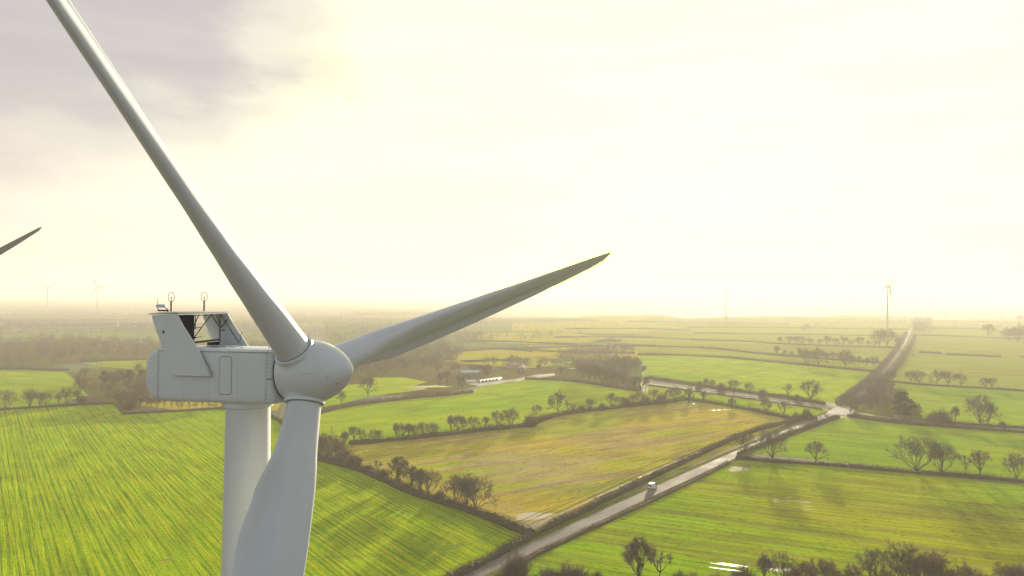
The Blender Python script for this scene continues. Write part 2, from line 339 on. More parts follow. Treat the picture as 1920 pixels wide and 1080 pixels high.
# woodland floor
sheet('woodland_floor', [(125, 697), (200, 688), (300, 696), (500, 696), (520, 720), (430, 722), (300, 730), (250, 758), (228, 777), (212, 757), (168, 742), (142, 712)], F_scrub, .04)
sheet('woodland_floor', [(630, 700), (700, 668), (830, 672), (1000, 685), (1100, 690), (1195, 710), (1205, 732), (1130, 722), (1060, 712), (990, 710), (905, 722), (830, 738), (720, 742), (690, 720), (640, 722)], F_scrub, .025)
sheet('woodland_floor', [(-400, 655), (0, 641), (150, 637), (330, 647), (540, 645), (530, 672), (300, 674), (150, 680), (60, 692), (-400, 705)], F_scrub, .028)
sheet('woodland_floor', [(1590, 778), (1625, 735), (1660, 714), (1700, 745), (1735, 788), (1700, 793), (1640, 784)], F_scrub, .045)

# ------------------------------------------------------------------ roads, lanes, verges, puddles
def path_pts(pts):
    return [at(*p) if len(p) == 2 else Vector(p) for p in pts]
def resample(P, step_fn):
    out = [P[0].copy()]
    for a_, b_ in zip(P[:-1], P[1:]):
        d = (b_ - a_).length; n = max(1, int(d / step_fn((a_ + b_) / 2)))
        out += [a_.lerp(b_, k / n) for k in range(1, n + 1)]
    return out
def smooth_path(P, it=2):
    for _ in range(it):
        Q = [P[0]]
        for a_, b_ in zip(P[:-1], P[1:]): Q += [a_.lerp(b_, .25), a_.lerp(b_, .75)]
        P = Q + [P[-1]]
    return P
def normals(P):
    out = []
    for i in range(len(P)):
        t = (P[min(i + 1, len(P) - 1)] - P[max(i - 1, 0)]); t.z = 0; t.normalize(); out.append(Vector((-t.y, t.x, 0)))
    return out
def ribbon(name, P, w, mat, z, jit=0.0):
    Nn = normals(P); b = MB(); V = []
    for p, n_ in zip(P, Nn):
        j1, j2 = (rnd.uniform(-jit, jit), rnd.uniform(-jit, jit)) if jit else (0, 0)
        q1, q2 = p + n_ * (w / 2 + j1), p - n_ * (w / 2 + j2); V += [(q1.x, q1.y, z), (q2.x, q2.y, z)]
    b.add(V, [(2 * i + 1, 2 * i, 2 * i + 2, 2 * i + 3)[::-1] for i in range(len(P) - 1)])
    o = b.build(name, mat)
    if o.data.polygons[0].normal.z < 0: o.data.flip_normals()
    return tag(o, kind='structure')
a = NT('asphalt')
n1 = a.noise(a.map(0, (.05, .05, 1)), 1, 5, .6); n2 = a.noise(a.map(R_(40), (.5, .5, 1)), 1, 5, .7)
c = a.mix(a.ramp(n1, [(.35, 0.), (.65, 1.)]), (.15, .135, .125), (.20, .175, .155)); c = a.mix(1.0, c, a.ramp(n2, [(.3, .82), (.7, 1.15)]), 'MULTIPLY')
M_ASPH = a.fin(c, a.ramp(n1, [(.35, .75), (.65, .9)]), .05)
a = NT('asphalt_dark'); n1 = a.noise(a.map(0, (.03, .03, 1)), 1, 5, .6)
M_ASPH2 = a.fin(a.mix(n1, (.07, .068, .065), (.12, .108, .10)), a.ramp(n1, [(.35, .85), (.6, .95)]), .04)
M_VERGE = field('verge_grass', (.15, .16, .02), (.20, .17, .04), (.12, .15, .015), R_(30), .5, .05, .2, (.08, .08, .02), .6, spotamt=.6)
M_TRACK = NT('wheel_track').fin((.13, .17, .012), .9)
a = NT('puddle_water'); M_WATER = a.fin((.12, .10, .06), .30, .12)
a = NT('pale_mud'); n1 = a.noise(a.map(0, (.4, .15, 1)), 1, 5, .6)
M_MUD = a.fin(a.mix(n1, (.22, .17, .10), (.30, .235, .15)), a.ramp(n1, [(.4, .6), (.6, .95)]), .1)

main_road = smooth_path(path_pts([(700, 1165), (882, 1080), (1060, 998.5), (1227, 921), (1400, 843), (1500, 800), (1545, 781), (1577, 768), (1600, 752), (1640, 712), (1673, 676), (1694, 648), (1706, 622), (1714, 606)]), 2)
main_road = resample(main_road, lambda p: 12)
ribbon('road', main_road, 6.6, M_ASPH, .16)
ribbon('verge', main_road, 12.5, M_VERGE, .10, .5)
lane_w = resample(smooth_path(path_pts([(1120, 706), (1212, 715), (1300, 727), (1400, 742), (1480, 752), (1540, 761), (1577, 769)]), 2), lambda p: 12)
ribbon('lane', lane_w, 4.4, M_ASPH2, .155); ribbon('verge', lane_w, 10.5, M_VERGE, .095, .5)
lane_e = resample(smooth_path(path_pts([(1577, 769), (1615, 776), (1700, 789), (1800, 797), (1920, 806), (2300, 835)]), 2), lambda p: 12)
ribbon('lane', lane_e, 4.6, M_ASPH, .15); ribbon('verge', lane_e, 8, M_VERGE, .09, .5)
sheet('road', [(1545, 777), (1568, 762), (1590, 762), (1604, 773), (1592, 779), (1566, 779)], M_ASPH, .17)

def blob(name, cx, cy, rx, ry, mat, z=.07, n=28, rot=0, irr=.35):
    """irregular patch: centre in the image, radii in metres"""
    c0 = at(cx, cy); b = MB(); V = []; ph = [rnd.uniform(0, 6.28) for _ in range(4)]
    for k in range(n):
        t = 2 * math.pi * k / n; r = 1 + irr * (math.sin(2 * t + ph[0]) * .4 + math.sin(3 * t + ph[1]) * .35 + math.sin(5 * t + ph[2]) * .3 + math.sin(9 * t + ph[3]) * .2)
        x, y = rx * r * math.cos(t), ry * r * math.sin(t)
        V.append((c0.x + x * math.cos(rot) - y * math.sin(rot), c0.y + x * math.sin(rot) + y * math.cos(rot), z))
    b.add(V, [tuple(range(n))]); return tag(b.build(name, mat), kind='structure')
# flooded wheel rows in the pasture, gateway mud by the road corner
rr = math.pi / 2 - AZ(-2300)
for cx, cy, ex, ey, k in ((1492, 944, 36, 9, 13), (1345, 1061, 38, 8, 4), (1462, 1066, 24, 8, 6), (1765, 1034, 42, 6, 14), (1828, 1070, 24, 10, 10), (1465, 872, 14, 2, 5), (1640, 884, 5, 1.4, 3), (1010, 1062, 10, 2, 3)):
    for i in range(k):
        u = rnd.uniform(-1, 1); py = cy + round(rnd.uniform(-1, 1) * 3) / 3 * ey
        blob('puddle', cx + u * ex, py + u * ex * .11, rnd.uniform(.9, 4.2) * (1 if ey > 3 else 1.6), rnd.uniform(.08, .22), M_WATER, .07 + .002 * (i % 9), 14, rr, .5)
blob('muddy_ground', 1003, 990, 7, 4.5, M_MUD, .06, rot=.5); blob('puddle', 1004, 994.5, 4.2, 1.5, M_WATER, .075, rot=.2)
blob('muddy_ground', 1000, 968, 9, 4, NT('wet_mud').fin((.26, .20, .13), .7), .055, rot=.3)
blob('muddy_ground', 1385, 880, 7, 4, NT('bare_earth').fin((.20, .17, .05), .9), .055, rot=.3, irr=.5)
for cx, cy, rx, ry in ((1003, 873, 2.2, .4), (1350, 769, 8, 1.4), (1303, 757, 4, 1.2), (1286, 754, 2.5, 1.5)):
    blob('muddy_ground', cx, cy, rx, ry, M_MUD, .06, rot=.35, irr=.6)
blob('muddy_ground', 312, 1050, 1.6, .7, NT('red_earth').fin((.32, .16, .06), .9), .06, irr=.6)
# pale wheel track along the road side of the ochre field, and tramlines in the crop corner
tr = resample(path_pts([(1012, 992), (1110, 946), (1215, 896), (1300, 858), (1400, 816)]), lambda p: 8)
Nn = normals(tr)
for off, w_ in ((7.5, .9), (9.6, .7), (13, .5), (15.2, .5)):
    ribbon('wheel_track', [p + n_ * (off - 4) for p, n_ in zip(tr, Nn)][: (len(tr) if off < 8 else int(len(tr) * .8))], w_, M_MUD if off < 8 else M_VERGE, .065, .25)
tk = [(560, 1046), (700, 1040), (800, 1033), (860, 1022), (915, 1006), (945, 990), (955, 978)]
ctr = resample(smooth_path(path_pts([(x, y + 4) for x, y in tk]), 2), lambda p: 4)
for off in (0, 1.9):
    ribbon('wheel_track', [p + n_ * off for p, n_ in zip(ctr, normals(ctr))], .38, M_TRACK, .06, .08)

# ------------------------------------------------------------------ wind turbines
def rrect(hy, z0, z1, r, n=6):
    """rounded rectangle outline (y, z)"""
    out = []
    for cy, cz, a0 in ((hy - r, z1 - r, 0), (-hy + r, z1 - r, 90), (-hy + r, z0 + r, 180), (hy - r, z0 + r, 270)):
        for k in range(n + 1):
            t = R_(a0 + 90 * k / n); out.append((cy + r * math.cos(t), cz + r * math.sin(t)))
    return out
def lerp_tab(tab, r):
    for (a0, *va), (b0, *vb) in zip(tab[:-1], tab[1:]):
        if r <= b0:
            u = (r - a0) / (b0 - a0); u = u * u * (3 - 2 * u) * .5 + u * .5; return [x + (y - x) * u for x, y in zip(va, vb)]
    return list(tab[-1][1:])
#         r     chord  thick   axis  blend(airfoil) twist
BLADE = [(1.2, 1.86, 1.86, .50, 0.0, 14.0), (2.2, 1.86, 1.86, .50, 0.0, 14.0), (4.0, 2.15, 1.72, .46, .35, 14.0), (6.5, 3.05, 1.42, .38, .85, 13.0), (9.0, 3.52, 1.12, .33, 1.0, 11.5),
         (12., 3.40, .90, .32, 1.0, 9.5), (18., 2.95, .68, .31, 1.0, 5.5), (26., 2.38, .44, .30, 1.0, 2.0), (34., 1.85, .29, .30, 1.0, -1.0), (40., 1.42, .19, .31, 1.0, -3),
         (43.4, 1.0, .11, .34, 1.0, -4), (44.5, .58, .06, .42, 1.0, -4), (45., .10, .015, .55, 1.0, -4)]
def blade_mesh(name, mat, pit, ns=70, nc=44):
    """along +Z; leading edge towards +X at pitch 0, pressure side +Y"""
    rs = [1.2 + 43.8 * (i / ns) ** 1.15 for i in range(ns - 6)]; rs = [r for r in rs if r < 42.6] + [43, 43.5, 44, 44.3, 44.6, 44.8, 44.93, 45]
    ring = []
    for r in rs:
        ch, tk_, ax, bl, tw = lerp_tab(BLADE, r)
        a0 = R_(pit + tw); c_, s_ = math.cos(a0), math.sin(a0); pts = []
        for k in range(nc):
            t = 2 * math.pi * k / nc                 # t=0 leading edge
            xc, yc = .5 * math.cos(t), .5 * math.sin(t)      # circle, +y pressure side
            u = .5 - xc                                # 0 leading .. 1 trailing
            yt = 5 * (.2969 * math.sqrt(max(u, 0)) - .1260 * u - .3516 * u * u + .2843 * u ** 3 - .1036 * u ** 4)
            side = 1 if yc >= 0 else -1
            camber = -.055 * (1 - (2 * u - 1) ** 2) * (ch / max(tk_, .01)) ** .2
            ya = side * yt * .98
            if side > 0 and u > .45: ya -= (math.sin((u - .45) / .55 * math.pi) ** 1.5) * .42 * min(1, tk_ / .6) * (yt > 0)
            y = (yc * (1 - bl) + ya * bl) * tk_ + camber * bl * ch * .5
            x = (ax - u) * ch
            pts.append((x * c_ - y * -s_ * -1 if False else x * c_ - y * s_, x * s_ + y * c_, r))
        ring.append(pts)
    b = MB(); b.rings(ring, cap=(True, True))
    return b.mesh(name, mat, True)
def spinner_prof(s):  # radius along the shaft, s from -1.25 (rim) to nose 2.85
    tab = [(-1.0, 1.64), (-.9, 1.71), (-.4, 1.76), (0, 1.77), (.5, 1.74), (1.0, 1.64), (1.5, 1.45), (2.0, 1.18), (2.4, .88), (2.7, .60), (2.9, .36), (3.0, .18), (3.04, .02)]
    return float(np.interp(s, [t[0] for t in tab], [t[1] for t in tab]))

def turbine(base, az, phase, pit, hub=80.0, tilt=R_(5.4), cone=R_(3), detail=True, sc=1.0, thick=1.45, label='', group=None, ph_b=None):
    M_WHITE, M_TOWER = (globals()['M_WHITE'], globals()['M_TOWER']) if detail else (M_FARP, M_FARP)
    T = empty('wind_turbine', base, 0, label, 'wind turbine', group)
    A0 = Vector((math.sin(az), math.cos(az), 0)); Zv = Vector((0, 0, 1)); Yv = Zv.cross(A0)
    ML = Matrix((A0, Yv, Zv)).transposed()            # nacelle local -> world axes
    def put(o, par=T, rot=None, loc=None):
        o.parent = par
        if rot is not None: o.matrix_local = Matrix.Translation(loc if loc is not None else (0, 0, 0)) @ rot.to_4x4()
        return o
    def nac(b, name, mat, par=None, smooth=False, auto=None):   # geometry given in nacelle coordinates (origin: tower axis at hub height)
        o = b.build(name, mat, None, smooth, auto)
        if par is None: put(o, T, ML, (0, 0, hub))
        else: o.parent = par
        return o
    # tower
    b = MB(); n = 64 if detail else 20
    zz = [0, 20, 40, 60, hub - 14, hub - 8.2, hub - 2.0]
    rad = lambda z: 1.22 + (1 - z / hub) * .85
    b.rings([[(rad(z) * math.cos(2 * math.pi * k / n), rad(z) * math.sin(2 * math.pi * k / n), z) for k in range(n)] for z in np.linspace(0, hub - 1.7, 24)])
    tw = b.build('tower', M_TOWER, T, True, 40)
    if detail:
        for z in (hub - 8.0, hub - 13.6, hub - 19.3, hub - 38, hub - 58):
            s_ = MB(); r0 = rad(z) + .004
            s_.rings([[((r0 + d) * math.cos(2 * math.pi * k / n), (r0 + d) * math.sin(2 * math.pi * k / n), z + h) for k in range(n)] for d, h in ((-.02, -.028), (.012, -.02), (.012, .02), (-.02, .028))], cap=(False, False))
            s_.build('flange_ring', M_WHITE, tw, True, 30)
        d_ = MB(); d_.box((0, -2.02, 1.5), (.9, .12, 2.1)); d_.build('tower_door', M_GREY, tw)
        yb = MB(); yb.rings([[(r * math.cos(2 * math.pi * k / 64), r * math.sin(2 * math.pi * k / 64), z) for k in range(64)] for r, z in ((1.3, -2.25), (1.42, -2.2), (1.42, -1.85), (1.3, -1.75))]); 
        nac(yb, 'yaw_ring', M_WHITE, None, True, 30)
    # nacelle body
    zt = lambda x: 1.17 + .030 * x; zb = lambda x: -1.90 + .050 * x; HWd = 1.70
    b = MB(); ring = []
    for u in (1.0, .985, .93, .84, .72, .55, .35, .15, 0):
        x = -5.72 - 1.62 * u; f = math.sqrt(max(0, 1 - (u * .955) ** 1.9)); zc = -.50
        ring.append([(x, y, z) for y, z in rrect(HWd * (.72 + .28 * math.sqrt(max(0, 1 - u ** 2.0))), zc + (zb(x) - zc) * f, zc + (zt(x) - zc) * f, min(.35, .34 * f + .02))])
    for x in np.linspace(-5.4, 3.2, 12): ring.append([(x, y, z) for y, z in rrect(HWd, zb(x), zt(x), .30)])
    for x, k in ((3.32, .015), (3.42, .045), (3.49, .09), (3.53, .16), (3.54, .3)):
        ring.append([(x, y * (1 - k), z * (1 - k * .8)) for y, z in rrect(HWd, zb(x), zt(x), .34)])
    b.rings(ring)
    body = nac(b, 'nacelle', M_WHITE, None, True, 35)
    if detail:
        # panel joints, 3 mm proud dark strips following the rounded section
        def seam(x, w_=.02, z0=-9, z1=9, mat=M_GAP, name='panel_joint'):
            s_ = MB(); pr = rrect(HWd + .004, zb(x) - .004, zt(x) + .004, .302)
            pts = [(y, z) for y, z in pr if z0 <= z <= z1]
            s_.rings([[(x - w_ / 2, y, z) for y, z in pr], [(x + w_ / 2, y, z) for y, z in pr]], cap=(False, False))
            return s_.build(name, mat, body)
        M_LINE = NT('joint_shade').fin((.30, .33, .34), .7)
        seam(-5.72, .03); seam(3.12, .016); seam(.98, .014, mat=M_LINE); seam(-1.35, .012, mat=M_LINE); seam(-3.45, .012, mat=M_LINE)
        s_ = MB()
        for x0, x1 in ((-5.72, 3.5),):
            pts0 = [(x0, -HWd - .004, zt(x0) - .16), (x1, -HWd - .004, zt(x1) - .16)]
            s_.prism([(x0, -HWd - .006, zt(x0) - .16), (x1, -HWd - .006, zt(x1) - .16), (x1, -HWd - .006, zt(x1) - .14), (x0, -HWd - .006, zt(x0) - .14)], (0, .02, 0))
            s_.prism([(x0, HWd + .006, zt(x0) - .16), (x1, HWd + .006, zt(x1) - .16), (x1, HWd + .006, zt(x1) - .14), (x0, HWd + .006, zt(x0) - .14)], (0, -.02, 0))
        s_.prism([(-6.4, -HWd +.04, -.60), (-5.72, -HWd - .006, -.60), (-5.72, -HWd - .006, -.585), (-6.4, -HWd+.04, -.585)], (0, .02, 0))
        s_.prism([(3.12, -HWd - .006, -.30), (3.55, -HWd - .006, -.30), (3.55, -HWd - .006, -.288), (3.12, -HWd - .006, -.288)], (0, .02, 0))
        s_.build('panel_joint', M_GAP, body)
        bo = MB()
        def bolt(x, y, z, r=.028, ax=1):
            pts = []
            for k in range(8):
                t = 2 * math.pi * k / 8; pts.append((x + r * math.cos(t), y, z + r * math.sin(t)) if ax == 1 else (x + r * math.cos(t), y + r * math.sin(t), z))
            bo.prism(pts, (0, .03, 0) if ax == 1 else (0, 0, -.03))
        for x in (-5.62, 3.22):
            for k in range(12): bolt(x + rnd.uniform(-.01, .01), -HWd - .008, zb(x) + .35 + k * (zt(x) - zb(x) - .7) / 11, .024)
        for k in range(40): bolt(-5.3 + k * .225, -HWd - .008, zt(-5.3 + k * .225) - .20, .014)
        for k in range(36): bolt(-5.0 + k * .225, -HWd - .002, zb(-5 + k * .225) + .32, .013)
        for k in range(4): bolt(3.2 + k * .09, -HWd - .008, -.33, .02)
        for k in range(20): bolt(-5.2 + k * .44, -1.1, zt(-5.2 + k * .44) + .008, .02, 2)
        join(body, bo, M_DARK)
        # door outline on the side
        dr = MB()
        def rr_xz(x0, x1, z0, z1, r, sl=.04):
            o_ = []
            for cx, cz, a0 in ((x1 - r, z1 - r, 0), (x0 + r, z1 - r, 90), (x0 + r, z0 + r, 180), (x1 - r, z0 + r, 270)):
                for k in range(6):
                    t = R_(a0 + 90 * k / 5); x = cx + r * math.cos(t); o_.append((x, cz + r * math.sin(t) + sl * x))
            return o_
        pin = rr_xz(-.47, .47, -1.36, .74, .16)
        dr.prism([(x, -HWd - .012, z) for x, z in pin], (0, .03, 0)); door = dr.build('side_hatch', M_WHITE, body)
        so = MB(); po = rr_xz(-.50, .50, -1.39, .77, .19); nn = len(po)
        so.add([(x, -HWd - .007, z) for x, z in po] + [(x, -HWd - .007, z) for x, z in pin], [(i, (i + 1) % nn, nn + (i + 1) % nn, nn + i) for i in range(nn)])
        so.build('hatch_seal', M_GAP, body)
        hb = MB()
        for z in (-.95, -.5, -.05, .4):
            for x in (-.40, .40): hb.tube([(x, -HWd - .03, z), (x, -HWd - .0, z)], .018, 8)
        join(door, hb, M_GREY)
        # top hatch strip and small fittings on the roof of the nacelle
        tb = MB()
        tb.box((-2.1, .2, zt(-2.1) + .03), (1.2, 1.1, .06)); tb.build('roof_hatch', M_WHITE, body)
        tb = MB(); tb.tube([(-2.9, -.6, zt(-2) + .05), (-1.5, -.1, zt(-1) + .06), (-.7, -.35, zt(-.7) + .05)], .02, 6)
        tb.build('roof_cable', M_GREY, body)
        for q in ((.2, -.7), (1.4, .2), (2.5, -.5), (1.9, .9)):
            tb = MB(); tb.tube([(q[0], q[1], zt(q[0]) - .02), (q[0], q[1], zt(q[0]) + .06)], .05, 10); tb.build('roof_vent', M_GREY, body)
    # cooler top: two slanted side fins, a roof plate, radiator, braces
    T_ = .09
    def fin(y0, sy, name='side_fin'):
        # outline in x,z
        out = [(-4.06, -.52), (-1.15, -.40), (-1.02, -.36), (-1.06, -.26), (-2.05, 1.02), (-2.75, 1.72), (-3.35, 2.32), (-3.68, 2.70), (-3.86, 2.93), (-3.96, 3.08), (-6.12, 2.97), (-6.06, 2.75), (-5.55, 1.8), (-5.05, .95), (-4.55, .12), (-4.2, -.38)]
        b = MB(); b.prism([(x, y0, z) for x, z in out], (0, T_ * sy, 0)); return nac(b, name, M_WHITE)
    f1 = fin(-HWd - .19, 1); f2 = fin(HWd + .19, -1)
    b = MB()                                                    # inward flange of the fin and stand-off
    if detail:
        for y0, sy, ff in ((-HWd - .19, 1, f1), (HWd + .19, -1, f2)):
            e_ = MB()
            lead = [(-1.04, -.30), (-2.05, 1.02), (-2.75, 1.72), (-3.35, 2.32), (-3.68, 2.70), (-3.86, 2.93), (-3.96, 3.06)]
            e_.tube([(x, y0 + .04 * sy, z) for x, z in lead], .055, 8); e_.tube([(-4.06, y0 + .04 * sy, -.50), (-1.08, y0 + .04 * sy, -.375)], .06, 8)
            e_.build('fin_edge', M_WHITE, ff, True)
            g_ = MB(); g_.tube([(-5.05, y0 - .004 * sy, 1.99), (-5.05, y0 + .02 * sy, 1.99)], .115, 20); gr = g_.build('round_vent', M_GREY, ff)
            g_ = MB(); g_.tube([(-5.05, y0 - .016 * sy, 1.99), (-5.05, y0 + .02 * sy, 1.99)], .04, 12); g_.build('vent_core', M_DARK, gr)
    b = MB()
    rr2 = [(y, z) for y, z in rrect(HWd + .20, 0, .11, .05, 3)]
    b.rings([[(x, y * k, 3.00 + .05 * (x + 6.4) + z * kz) for y, z in rr2] for x, k, kz in ((-6.52, .98, .35), (-6.3, 1, .8), (-5.5, 1, 1), (-4.3, 1, 1), (-3.95, 1, .8), (-3.84, .99, .3))])
    roof = nac(b, 'cooler_roof', M_WHITE, None, True, 30)
    zr = lambda x: 3.00 + .05 * (x + 6.4)
    b = MB(); b.box((-4.95, -.82, 2.02), (.30, 1.72, 1.86)); rad_ = nac(b, 'radiator', M_RAD)
    if detail:
        fr = MB()
        for yy in (-1.69, .04): fr.box((-4.95, yy, 2.02), (.36, .05, 1.92))
        for z_ in (1.07, 2.97): fr.box((-4.95, -.82, z_), (.36, 1.8, .05))
        fr.build('radiator_frame', M_DARK, rad_)
        for z_ in (1.45, 2.05):
            bk = MB(); bk.prism([(-4.95, .06, z_), (-4.95, .40, z_ + .12), (-4.95, .06, z_ + .16)], (.05, 0, 0)); bk.tube([(-4.9, .06, z_ + .13), (-4.9, .75, z_ + .15)], .022, 6)
            bk.build('bracket', M_DARK, rad_)
        def strut(p, q, r=.03, mat=M_DARK):
            s_ = MB(); s_.tube([p, q], r, 8); return nac(s_, 'strut', mat)
        strut((-4.4, .1, 3.02), (-4.0, -1.2, 1.16)); strut((-4.4, 1.0, 3.0), (-4.3, -.7, 1.2)); strut((-4.75, .15, 3.0), (-4.75, .1, 2.1))
        strut((-4.3, 1.6, 1.25), (-4.3, 1.6, 3.0), .05, M_GREY); strut((-4.2, 1.55, 2.2), (-3.95, 1.0, 3.04)); strut((-4.35, 1.6, 2.2), (-5.1, 1.6, 2.98))
        strut((-4.2, 1.6, 2.95), (-2.6, 1.6, 1.25), .025); strut((-3.75, 1.72, 2.7), (-4.3, 1.62, 2.1)); strut((-2.6, 1.8, 1.95), (-2.75, 1.8, 1.3), .02)
        strut((-4.75, -1.1, 1.22), (-4.3, 1.55, 1.42), .055); strut((-4.9, -1.2, 1.3), (-3.7, -1.25, 1.14)); strut((-4.6, -1.0, 1.5), (-3.6, -1.15, 1.16), .035); strut((-4.3, 1.6, 2.0), (-4.0, 1.9, 2.0), .03)
        bx = MB(); bx.box((-3.85, -1.25, zt(-3.8) + .07), (.35, .3, .16)); nac(bx, 'junction_box', M_DARK)
        bx = MB(); bx.box((-4.4, 1.2, zt(-4.4) + .14), (.3, .7, .2)); nac(bx, 'junction_box', M_DARK)
        bx = MB(); bx.tube([(-4.9, -.2, 2.97), (-4.2, -.1, 2.97), (-4.2, .5, 2.97)], .03, 6); nac(bx, 'cable_tray', M_GREY)
        # masts with lightning rings
        for x, y in ((-5.55, -1.0), (-4.75, .75)):
            z0 = zr(x) + .1
            s_ = MB(); s_.tube([(x, y, z0 - .05), (x, y, z0 + .68)], .05, 12); mast = nac(s_, 'sensor_mast', M_DARK, roof and None)
            s_ = MB(); s_.tube([(x, y, z0 + .68), (x, y, z0 + .78), (x, y, z0 + .78), (x, y, z0 + .90)], [.02, .02, .03, .03], 10); s_.tube([(x, y, z0 + .88), (x, y, z0 + .93)], .038, 10); s_.build('wind_sensor', M_DARK, mast)
            s_ = MB(); pts = []
            vd = (ML.transposed() @ Vector((-.35, -.93, 0))).normalized(); sd_ = Vector((0, 0, 1)).cross(vd)
            for k in range(33):
                t = 2 * math.pi * k / 32; q = Vector((x, y, z0 + .93)) + sd_ * (.245 * math.sin(t)) + Vector((0, 0, -.29 * math.cos(t) + .0)); pts.append(tuple(q))
            s_.tube(pts, .019, 6, False); s_.build('lightning_ring', M_RING, mast)
        # aviation light on its bracket
        x, y = -6.0, -1.35; z0 = zr(x) + .1
        s_ = MB(); s_.tube([(x + .62, y, z0 - .04), (x + .62, y, z0 + .12)], .05, 8); s_.tube([(x - .25, y, z0 + .12), (x + .66, y, z0 + .14)], .05, 8)
        s_.tube([(x + .62, y, z0 + .16), (x + .35, y, z0 + .33), (x - .3, y, z0 + .33)], .022, 6); s_.tube([(x - .28, y, z0 + .34), (x - .28, y, z0 + .2), (x - .18, y, z0 + .1), (x + .1, y, z0 + .12)], .025, 6)
        lb = nac(s_, 'light_bracket', M_DARK)
        s_ = MB(); s_.tube([(x, y, z0 + .33), (x, y, z0 + .36), (x, y, z0 + .47), (x, y, z0 + .50)], [.27, .30, .29, .24], 20); s_.build('aviation_light', M_WHITE, lb, True, 40)
        s_ = MB(); s_.tube([(x - .31, y, z0 + .2), (x - .31, y, z0 + .9)], [.022, .014], 6); s_.build('antenna', NT('antenna_brown').fin((.22, .10, .07), .6), lb)
    # rotor
    A = Vector((A0.x * math.cos(tilt), A0.y * math.cos(tilt), math.sin(tilt))); H = Vector((math.sin(az - math.pi / 2), math.cos(az - math.pi / 2), 0))
    U = H.cross(A); U = U if U.z > 0 else -U
    C0 = A0 * 4.6
    MS = Matrix((A, Zv.cross(A).normalized(), A.cross(Zv.cross(A).normalized()))).transposed()   # x along the shaft
    dirs = []
    for k in range(3):
        th_ = phase + 2 * math.pi * k / 3; b0 = H * math.cos(th_) + U * math.sin(th_); tv = -H * math.sin(th_) + U * math.cos(th_)
        dirs.append((b0 * math.cos(cone) + A * math.sin(cone), tv))
    b = MB(); n = 72 if detail else 16
    ss = [-1.0, -.99, -.9, -.6, -.4, 0, .4, .8, 1.2, 1.6, 1.9, 2.2, 2.4, 2.6, 2.75, 2.87, 2.95, 3.0, 3.04]
    b.rings([[(s_, spinner_prof(s_) * math.cos(2 * math.pi * k / n), spinner_prof(s_) * math.sin(2 * math.pi * k / n)) for k in range(n)] for s_ in ss])
    for d0, tv in dirs:
        dl = MS.transposed() @ d0
        b.tube([tuple(dl * r) for r in (.3, 1.2, 1.62)], [1.18, 1.12, 1.05], 48 if detail else 14)
    sp = b.build('spinner', M_WHITE, None, True, None if detail else 60)
    put(sp, T, MS, Vector((0, 0, hub)) + C0)
    if detail:
        rm = sp.modifiers.new('remesh', 'REMESH'); rm.mode = 'VOXEL'; rm.voxel_size = .045; rm.use_smooth_shade = True
        sm = sp.modifiers.new('smooth', 'SMOOTH'); sm.factor = .6; sm.iterations = 28
        s_ = MB(); r0 = 1.72
        s_.rings([[(x, r * math.cos(2 * math.pi * k / 72), r * math.sin(2 * math.pi * k / 72)) for k in range(72)] for x, r in ((-1.06, 1.2), (-1.06, 1.60), (-1.03, 1.66), (-.98, 1.66), (-.95, 1.2))]); s_.build('rim_seal', M_GAP, sp)
        b = MB(); b.rings([[(x, r * math.cos(2 * math.pi * k / 72), r * math.sin(2 * math.pi * k / 72)) for k in range(72)] for x, r in ((-2.0, 1.50), (-1.2, 1.56), (-1.06, 1.56), (-1.06, 1.3))])
        put(b.build('hub_collar', M_WHITE, None, True, 30), T, MS, Vector((0, 0, hub)) + C0)
        # bolts and cap joint
        s_ = MB()
        def onsp(s0, ang, lift=0.0):
            r = spinner_prof(s0) + lift - .015; return (s0, r * math.cos(ang), r * math.sin(ang))
        for k in range(60):
            pass
        s_.tube([onsp(1.72, t, .002) for t in np.linspace(R_(-179), R_(-52), 30)] , .009, 5); s_.tube([onsp(x, R_(-179), .002) for x in np.linspace(1.0, 1.72, 6)], .009, 5)
        s_.build('cap_joint', NT('fine_joint').fin((.22, .26, .26), .7), sp)
        s_ = MB()
        for s0, an, r in [(1.86, a_, .018) for a_ in np.radians(np.arange(-200, -20, 22))] + [(2.42, R_(-128), .034), (2.38, R_(-142), .028), (1.95, R_(-190), .02), (2.2, R_(-165), .016)]:
            p = Vector(onsp(s0, an)); nr = Vector((.55, math.cos(an), math.sin(an))).normalized()
            s_ = MB(); s_.tube([tuple(p - nr * .03), tuple(p + nr * .022)], r, 8); s_.build('bolt', M_DARK, sp)
        M_VS = NT('vent_shade').fin((.30, .34, .33), .8)
        for a_ in (-178, -150):
            for i in range(3):
                for j in range(4):
                    if rnd.random() < .75: p = Vector(onsp(-.70 + i * .11, R_(a_ + j * 2.6))); nr = Vector((0, p.y, p.z)).normalized(); s_ = MB(); s_.tube([tuple(p - nr * .03), tuple(p + nr * .016)], .015, 6); s_.build('vent_hole', M_VS, sp)
